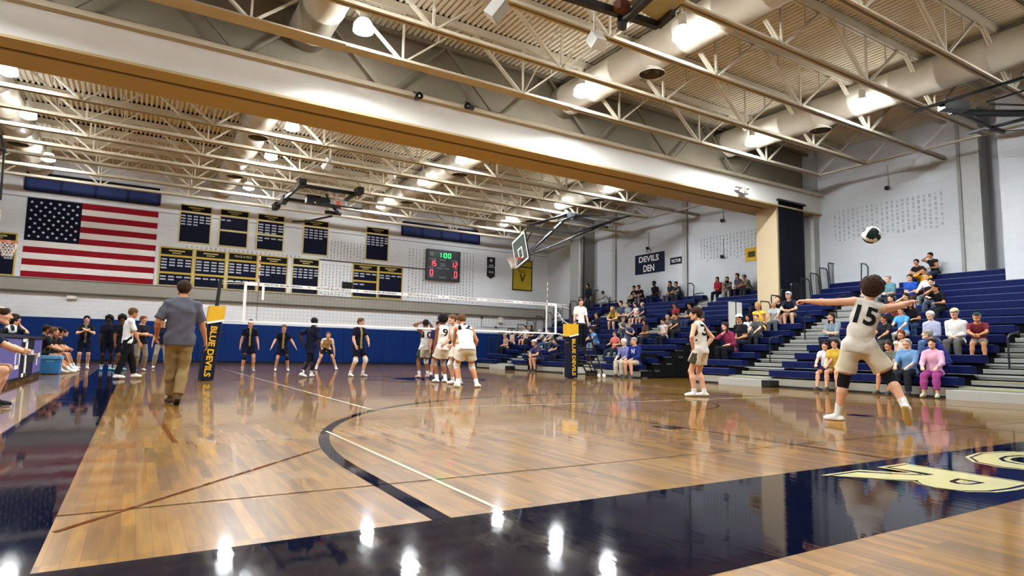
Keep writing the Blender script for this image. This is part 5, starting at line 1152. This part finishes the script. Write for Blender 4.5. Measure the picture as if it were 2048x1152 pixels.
# referee on the stand
person((13.62, 17.75, 1.04), RX(170), P(lean=.0, head=(-.1, -.05), hand_l=(-.26, .12, .84), hand_r=(.3, .1, .88), foot_l=(-.1, 0, .09), foot_r=(.1, 0, .09), size=.98), dict(skin='fair', hair='brown', style='fringe', top='#ecebea', sleeve=.8, bottom='#121317', leg=1.94, shoe='#17181b', bulk=1.12), 'referee in a white polo and black trousers standing up on the stand', q=1.4)
# seated poses: pelvis over the seat of height hs, feet on the deck below
def SIT(v=0, hs=.46, size=1.0, **k):
    z = hs + .09; d = dict(pelvis=(0, 0, z), lean=.12, size=size, foot_l=(-.13, .42, .09), foot_r=(.13, .42, .09), knee_l=(0, .6, 1), knee_r=(0, .6, 1), curl=.5)
    kn = .41
    if v == 0: d.update(hand_l=(-.14, kn, z + .12), hand_r=(.14, kn, z + .12), palm_l=(0, 0, -1), palm_r=(0, 0, -1), thumb_l=(1, 0, 0), thumb_r=(-1, 0, 0))
    if v == 1: d.update(lean=.55, hand_l=(-.04, kn + .14, z + .13), hand_r=(.04, kn + .14, z + .12), elbow_l=(-1, 0, -.5), elbow_r=(1, 0, -.5), palm_l=(1, 0, 0), palm_r=(-1, 0, 0), thumb_l=(0, 0, 1), thumb_r=(0, 0, 1), head=(0, .15))
    if v == 2: d.update(hand_l=(-.05, .25, z + .12), hand_r=(.06, .25, z + .13), palm_l=(0, -.3, -1), palm_r=(0, -.3, -1), thumb_l=(1, 0, 0), thumb_r=(-1, 0, 0))
    if v == 3: d.update(lean=.35, hand_l=(-.12, kn - .04, z + .13), hand_r=(.03, .27, z + .56), elbow_r=(1, .3, -1), palm_r=(0, -1, 0), point_r=(-.1, -.3, 1), thumb_r=(-1, 0, 0), palm_l=(0, 0, -1), thumb_l=(1, 0, 0), curl_r=.9)
    if v == 4: d.update(ARMX2)
    if v == 5: d.update(lean=-.1, hand_l=(-.2, .2, z + .15), hand_r=(.2, .22, z + .15), foot_l=(-.2, .5, .09), foot_r=(.2, .5, .09))
    d.update(k); return d
ARMX2 = dict(hand_l=(.1, .2, .82), hand_r=(-.1, .22, .79), elbow_l=(-1, .1, -.6), elbow_r=(1, .1, -.6), palm_l=(0, -1, 0), palm_r=(0, -1, 0), thumb_l=(0, 0, 1), thumb_r=(0, 0, 1))
def spectator(u, v, row, yaw, vr, look, label, size=1.0, q=None, **k):
    """head seen at u, v; row counted from the floor"""
    z = rowz(row); x = rowx(row) + .12; hx = x - .12
    right = (u > 1410 and v > 600) or u > 1505
    while right and row > 0 and atx(u, v, rowx(row)).y > 14.3: row -= 1
    while not right and row > 0 and atx(u, v, rowx(row)).y > 29.2: row -= 1
    z = rowz(row); x = rowx(row) + .12; hx = x - .12; p = atx(u, v, hx); y = min(p.y, 14.2) if u > 1410 and v > 600 or u > 1505 else min(max(p.y, 17.25), 29.1)
    dz = p.z - z      # head height over the seat; kept near .78
    sz = size * min(1.12, max(.86, dz / .76))
    d = math.hypot(x, y); qq = q or (1.15 if d < 19 else 1.6 if d < 24 else 2.1)
    floor = z - .46 if row else 0
    if vr == -1: return person((x + .2, y, rowz(row) - .1), RX(90), P(size=.98), dict(dict(sleeve=.7, leg=1.93, shoe='#4a4a4c', skin='fair'), **look), label, q=2.1)
    return person((x, y, floor), RX(90 + yaw), SIT(vr, z - floor, sz, **k), dict(dict(sleeve=.7, leg=1.93, shoe='#4a4a4c', skin='fair'), **look), label, q=qq)
def L(top, bottom='#22252e', **k): return dict(top=top, bottom=bottom, **k)
def T_(s): return s
SH = dict(leg=.85)
SPEC = [
 # right bank
 (1866, 516, 13, -15, 3, L('#1a1a1e', '#33364a', skin='tan', hair='black', sleeve=.3), 'man in a dark vest sitting alone high against the wall, hand at his chin'),
 (1838, 537, 12, 0, 1, L('#241a1e', skin='tan', hair='black'), 'person in a very dark shirt one row below the man by the wall'),
 (1849, 550, 10, 5, 3, L('#d59a22', '#5a2f2a', skin='tan', hair='brown', sleeve=1.6), 'person in a golden yellow shirt resting chin on hand'),
 (1853, 571, 9, 0, 0, L('#dfe0df', '#6b6f70', skin='fair', hair='lbrown', style='fringe', sleeve=1.9), 'person in a loose white long-sleeved top below the yellow shirt'),
 (1861, 590, 8, 10, 2, L('#16171c', '#3a4456', skin='fair', hair='black', sleeve=1.2), 'dark-haired man in a black jacket below the white top'),
 (1878, 612, 7, -10, 3, L('#14151a', '#1b1c22', skin='tan', hair='black', glasses=1), 'person with glasses and black shirt near the aisle, hand at the mouth'),
 (1818, 562, 9, 10, 2, L('#22489c', '#43302c', skin='fair', hair='brown', glasses=1), 'person in a bright blue shirt left of the golden yellow shirt'),
 (1776, 560, 9, -5, 2, L('#4f7d86', '#2a3038', skin='fair', hair='grey', style='fringe', sleeve=1.0), 'balding man in a teal shirt just right of the server head'),
 (1731, 572, 9, 0, 2, L('#d8d2d4', '#2a3038', skin='fair', cap='#e8e8e8', hair='brown'), 'person in a white cap half hidden behind the server head'),
 (1788, 612, 6, 0, 1, L('#a5513f', '#23262b', skin='fair', hair='brown', female=1), 'person in a brick red shirt behind the server right arm'),
 (1815, 608, 6, 0, 3, L('#b99a98', '#23262b', skin='fair', hair='brown'), 'person in a dusty pink shirt beside the brick red one'),
 (1822, 632, 5, 10, 3, L('#1b1c20', '#2a3d5c', skin='tan', hair='brown', style='long', female=1), 'woman in a black top above the light blue t-shirt'),
 (1801, 634, 4, 0, 0, L('#4f97dd', '#b9b7b0', skin='fair', hair='brown', style='bun', female=1), 'woman in a bright sky-blue t-shirt'),
 (1859, 634, 3, 5, 2, L('#a9b0cf', '#4a6288', skin='pale', hair='white', style='puffy', sleeve=1.9, female=1), 'white-haired woman in a pale lavender striped blouse'),
 (1907, 630, 3, 8, 2, L('#e2e2e0', '#5c5a58', skin='fair', cap='#d3c698', hair='grey', sleeve=1.9, bulk=1.2), 'man in a cream cap and loose white shirt'),
 (1951, 634, 3, 18, 1, L('#6a2630', '#7f7a6e', skin='tan', cap='#27403a', hair='grey', leg=.8, bulk=1.15, shoe='#8b8f96'), 'man in a maroon polo, shorts and dark green cap'),
 (1768, 648, 3, -10, 0, L('#1c1e24', '#3e4136', skin='tan', hair='brown'), 'person in a dark shirt right beside the server hip'),
 (1801, 672, 1, 5, 2, L('#d8c8bb', '#8a8f8a', skin='fair', hair='red', style='long', sleeve=.1, female=1), 'young woman with long auburn hair in a pale sleeveless top'),
 (1884, 666, 1, -60, 1, L('#262f7a', '#22283a', skin='pale', hair='grey', style='fringe', sleeve=1.9), 'grey-haired person in a royal blue jacket bending towards the pink hoodie'),
 (1811, 690, 0, 5, 0, L('#6288b2', '#20222b', skin='fair', hair='grey', style='fringe', sleeve=1.5, bulk=1.15, shoe='#2c2e38'), 'grey-haired man in a steel blue shirt in the front row'),
 (1861, 690, 0, 12, 0, L('#cf9fb6', '#93427f', skin='fair', hair='brown', sleeve=1.95, female=1, bulk=1.12, shoe='#b9b6a8', leg=1.75), 'woman in a pink hoodie and magenta trousers in the front row'),
 (1776, 700, 0, 0, 0, L('#5c6156', '#43483f', skin='tan', hair='brown', leg=.85), 'person in olive clothes in the front row beside the server knee'),
 (1647, 697, 0, 15, 0, L('#c9ccd6', '#3a1c2a', skin='fair', hair='brown', leg=.6, sleeve=.6), 'child in a white t-shirt and maroon shorts in the front row'),
 (1666, 690, 0, 15, 0, L('#b99a3a', '#8a6f44', skin='fair', hair='brown', leg=.5, glasses=1, female=1), 'girl in a mustard yellow top next to the child in white'),
 (1662, 636, 3, 5, 4, L('#72808c', '#181a20', skin='fair', hair='brown', style='long', sleeve=1.7, female=1), 'woman in a blue-grey sweater sitting alone beside the aisle steps'),
 (1578, 590, 7, 20, 1, L('#1c2030', '#87755f', skin='fair', cap='#b9bcc4', hair='grey', leg=.8), 'man in a pale cap and navy t-shirt beside the dark partition edge'),
 (1557, 598, 7, 15, 1, L('#17181f', '#5a4a42', skin='fair', hair='brown', leg=.8), 'person in a black t-shirt left of the man in the pale cap'),
 (1545, 614, 6, 20, 0, L('#99a0a4', '#4a4d55', skin='tan', hair='grey', style='buzz'), 'man in a light grey t-shirt turned sideways near the rails'),
 (1512, 607, 6, 10, 2, L('#d9b23c', '#4a3c52', skin='tan', hair='blond', style='short', sleeve=.05, female=1), 'woman in a bright yellow tank top in front of the partition'),
 (1511, 643, 4, 10, 0, L('#4b4b4c', '#23262c', skin='fair', hair='lbrown', style='fringe', bulk=1.15), 'man in a dark grey t-shirt below the yellow tank top'),
 (1494, 648, 4, 10, 2, L('#d8dadc', '#17181f', skin='tan', hair='black', style='long', sleeve=1.7, female=1), 'woman with long black hair in a white and black top'),
 (1456, 650, 4, 0, 3, L('#7e2a48', '#15161c', skin='fair', hair='brown', style='long', sleeve=1.6, female=1), 'woman in a maroon top covering her mouth with one hand'),
 (1478, 632, 5, 0, 2, L('#1a1c24', skin='tan', cap='#d9d9d8', hair='black'), 'person in a white cap just right of the maroon top'),
 # left bank
 (1433, 560, 13, 15, 2, L('#8c1f2a', '#17181f', skin='tan', hair='black', style='long', sleeve=1.7, female=1), 'woman in a red top in the highest row, under the name plates'),
 (1455, 558, 13, 20, 1, L('#565b60', '#8a8578', skin='tan', hair='black', style='long', female=1), 'dark-haired person in grey, second along the highest row from the red top'),
 (1474, 553, 13, 0, 2, L('#4a4350', '#2b2834', skin='tan', hair='brown', style='long', female=1), 'long-haired woman in dull purple high against the wall'),
 (1495, 555, 13, -10, 1, L('#6d6860', '#2f2f35', skin='tan', cap='#7f8a8a', hair='black', bulk=1.15), 'bulky man in a grey cap at the right end of the highest row'),
 (1339, 568, 13, 0, 2, L('#22232b', '#4b4650', skin='tan', hair='black', style='long', female=1), 'long-haired woman in black in the top row, left of the side-wall column'),
 (1357, 567, 13, 0, 1, L('#27323a', '#2c2c33', skin='tan', hair='black'), 'person in dark slate clothes next to the wall column, top row'),
 (1267, 577, 13, 5, 0, L('#111217', '#1a1b21', skin='tan', hair='black', number=('VC', .1, False, '#b9b9bb')), 'leftmost of the three people in black under the navy sign, pale letters on the chest'),
 (1282, 574, 13, 5, 1, L('#111217', '#6b6168', skin='tan', hair='black'), 'middle of three people under the navy sign, with mauve-grey trousers'),
 (1308, 568, 13, 0, 2, L('#101115', '#1c2540', skin='dark', hair='black', style='buzz'), 'rightmost of the three in black under the navy sign, set apart'),
 (1212, 586, 13, -40, 1, L('#c2c4c8', '#8d8f94', skin='tan', hair='black', sleeve=1.5), 'hunched person in a white top high in the far corner'),
 (1168, 590, 11, 10, -1, L('#1b1c22', '#2b2d33', skin='fair', hair='black', style='long', sleeve=1.6), 'person in black and white behind the referee head, far top corner'),
 (1119, 628, 11, 0, 1, L('#d2d3d8', '#20222a', skin='dark', hair='black'), 'person in a white shirt seen through the right end of the net'),
 (1191, 632, 6, 15, 2, L('#1c1d24', '#2a2c36', skin='fair', hair='lbrown', sleeve=1.8), 'person in a black jacket right of the referee'),
 (1228, 617, 7, 20, 1, L('#b8963f', '#1f2750', skin='fair', hair='blond', style='long', leg=.9, female=1), 'blond person in a gold top and navy shorts in the middle rows'),
 (1241, 608, 8, 5, 2, L('#3c465c', '#23252d', skin='fair', hair='brown'), 'person in slate blue behind the blond one'),
 (1254, 611, 8, 0, 2, L('#7f8894', '#2a2d36', skin='fair', hair='lbrown'), 'person in a light steel-grey t-shirt in the middle rows'),
 (1270, 616, 8, 0, 0, L('#d0d0d2', '#4b453f', skin='fair', hair='brown', sleeve=.2, leg=.85, female=1), 'person in a white top in the middle rows under the navy sign'),
 (1284, 613, 8, 0, 0, L('#1c2236', '#7f6a60', skin='fair', hair='grey', leg=.85), 'grey-haired man in a dark navy sweater in the middle rows'),
 (1238, 640, 5, 70, 1, L('#8a9086', '#4a4e5c', skin='fair', hair='blond'), 'fair-haired person bending sideways in a sage grey shirt'),
 (1250, 658, 4, 70, 1, L('#55597a', '#4a4c60', skin='fair', hair='grey'), 'person in dusky indigo leaning over behind the front rows'),
 (1288, 650, 4, 0, 2, L('#4a3a34', '#22232c', skin='tan', hair='brown', style='long', female=1), 'woman in a brown top beside the aisle steps of the left bank'),
 (1225, 680, 2, 10, 5, L('#c0665f', '#1d2a35', skin='fair', hair='brown', style='fringe'), 'man in a salmon t-shirt with one arm stretched out'),
 (1246, 686, 0, 15, 0, L('#6c6f9e', '#bdb7a6', skin='pale', hair='white', style='puffy', female=1, sleeve=1.2), 'white-haired woman in a lavender top in the front row of the left bank'),
 (1267, 684, 0, 10, 0, L('#1b2a6a', '#b8aa94', skin='fair', hair='grey', leg=.85, sleeve=1.9, bulk=1.15, number=('N', .16, False, '#d9c8d4')), 'grey-haired person in a navy sweatshirt with pale letter, front row of left bank'),
 (1189, 664, 3, 0, 1, L('#5f9bd6', '#7d8a94', skin='fair', hair='brown'), 'person in a light blue shirt seen through the referee stand'),
 (1349, 612, 7, 0, 2, L('#7e2a2e', '#3a3238', skin='tan', cap='#1d2f55', hair='black'), 'person in a navy cap and red jacket in the upper left bank'),
 (1378, 612, 7, -5, 2, L('#1b1d24', '#2b3550', skin='tan', hair='black', cap='#16171b'), 'person in a black cap beside the rails, left bank'),
 (1334, 642, 5, 30, 1, L('#6b6b70', '#2b2c33', skin='tan', hair='grey'), 'person hunched in grey near the right end of the left bank'),
 (1350, 640, 5, 0, 0, L('#2b2c31', '#1d1e24', skin='tan', hair='black'), 'person in charcoal at the end of the left bank'),
 (1324, 648, 4, 10, 2, L('#b9bbc0', '#17181e', skin='tan', hair='black', sleeve=.2), 'person in a black and pale top near the end of the left bank'),
 (1398, 618, 6, 0, 2, L('#3c3f4a', '#1d1e24', skin='tan', hair='grey'), 'grey-haired person directly behind player 3'),
 (1009, 673, 3, 5, 2, L('#a98b7a', '#161924', skin='fair', hair='blond', style='long', female=1), 'blond person in beige at the far end of the bleachers'),
 (1022, 673, 3, 5, 2, L('#c1a79b', '#161924', skin='fair', hair='brown', style='long', female=1), 'brown-haired person in pale pink at the far end of the bleachers'),
 (1048, 664, 4, 15, 0, L('#c3c6c4', '#7a5f50', skin='fair', hair='brown', leg=.6), 'person in a pale t-shirt and bare legs, far end of the bleachers'),
 (1061, 668, 4, 0, 2, L('#141519', '#171a22', skin='tan', hair='black', style='long'), 'person in black near the far aisle'),
 (1086, 672, 3, -10, 1, L('#80888a', '#40506a', skin='fair', hair='grey'), 'person in a grey-green shirt left of the right net post'),
 (1102, 676, 3, 10, 1, L('#8c8d86', '#384455', skin='fair', hair='lbrown'), 'person in a stone-grey shirt just left of the right net post'),
 (1077, 684, 0, 5, 1, L('#3c3b60', '#2c2f42', skin='fair', cap='#d6cfcb', hair='grey', leg=.75, shoe='#3a3d4c'), 'person in a pale cap, dark violet t-shirt and bare legs, far front row'),
 (1116, 692, 1, 0, 1, L('#23243a', '#1e202c', skin='fair', hair='brown'), 'person in dark navy leaning forward by the right net post pad'),
 (1148, 672, 4, 0, 2, L('#2c2c38', '#7a9cd0', skin='tan', hair='black'), 'person with pale blue jeans behind the right net post'),
]
for a in SPEC: spectator(*a)
# team bench at the left, near the scorers table
BL = dict(top='#14151d', sleeve=.7, bottom='#14151d', leg=.7, sock='#dcdcd8', shoe='#dcdcda', mid='#7f7654')
for i, (u, y, hr_, skn, st, vr, lb) in enumerate(((80, 22.0, 'lbrown', 'fair', 'short', 1, 'nearest the cooler, leaning forward'), (92, 22.6, 'brown', 'tan', 'short', 0, 'second from the cooler'), (104, 23.3, 'black', 'tan', 'curly', 1, 'third from the cooler'), (116, 24.1, 'black', 'brown', 'short', 0, 'fourth from the cooler'), (128, 24.9, 'brown', 'fair', 'short', 1, 'fifth from the cooler'), (138, 25.8, 'brown', 'tan', 'short', 0, 'farthest along the team bench'))):
    person((-2.35, y, 0), RX(-90 + (6 if i % 2 else -4)), SIT(vr, .45, 1.0, foot_l=(-.15, .75 if i < 3 else .6, .09), foot_r=(.15, .62, .09), knee_l=(0, .3, 1), knee_r=(0, .3, 1)), dict(BL, skin=skn, hair=hr_, style=st), 'seated player in black on the team bench, ' + lb, 'players on the team bench', q=1.8)
person((-2.75, 19.6, 0), RX(-60), SIT(3, .62, 1.02, lean=.2), dict(skin='fair', hair='brown', style='short', top='#15171f', sleeve=.8, bottom='#1a1c26'), 'dark-shirted person behind the scorers table with a hand at the mouth', q=1.6)
person((-2.8, 18.4, 0), RX(-60), SIT(1, .6, 1.0), dict(skin='tan', hair='black', style='short', top='#17181e', sleeve=.8, bottom='#1a1c26'), 'black-haired person bent over the scorers table', q=1.6)
# person cut by the left edge
person((-1.86, 10.3, 0), RX(-90), SIT(1, .44, 1.0, lean=.55, pelvis=(0, 0, .55), head=(0, .0), hand_l=(-.02, .62, .74), hand_r=(.02, .66, .7), foot_l=(-.14, .34, .09), foot_r=(.14, .28, .09), curl=.9), dict(skin='fair', hair='brown', style='fringe', top='#141c33', sleeve=.8, bottom='#1b2030', leg=.8, shoe='#24262c', bulk=1.1), 'person in a navy shirt leaning forward, cut by the left edge of the picture', q=1.0)
m = MB(); m.box(-1.24, -1.14, 10.24, 10.32, .68, .75); m.mi = 1; m.box(-1.2, -1.12, 10.235, 10.325, .6, .685)
tag(m.build('phone', [WPAINT, mat('dark_case', '#20242a', .4)]), 'small white and dark gadget held by the person at the left edge', 'gadget')
m = MB(); m.box(-1.92, -1.62, 18.9, 19.2, 1.0, 1.06); m.lathe([(.12, 1.06), (.1, 1.12), (.05, 1.15), (0, 1.155)], (-2.2, 18.2, .0), 12); tag(m.build('towel', WPAINT), 'crumpled white towel lying on the scorers table', 'towel') if 0 else None
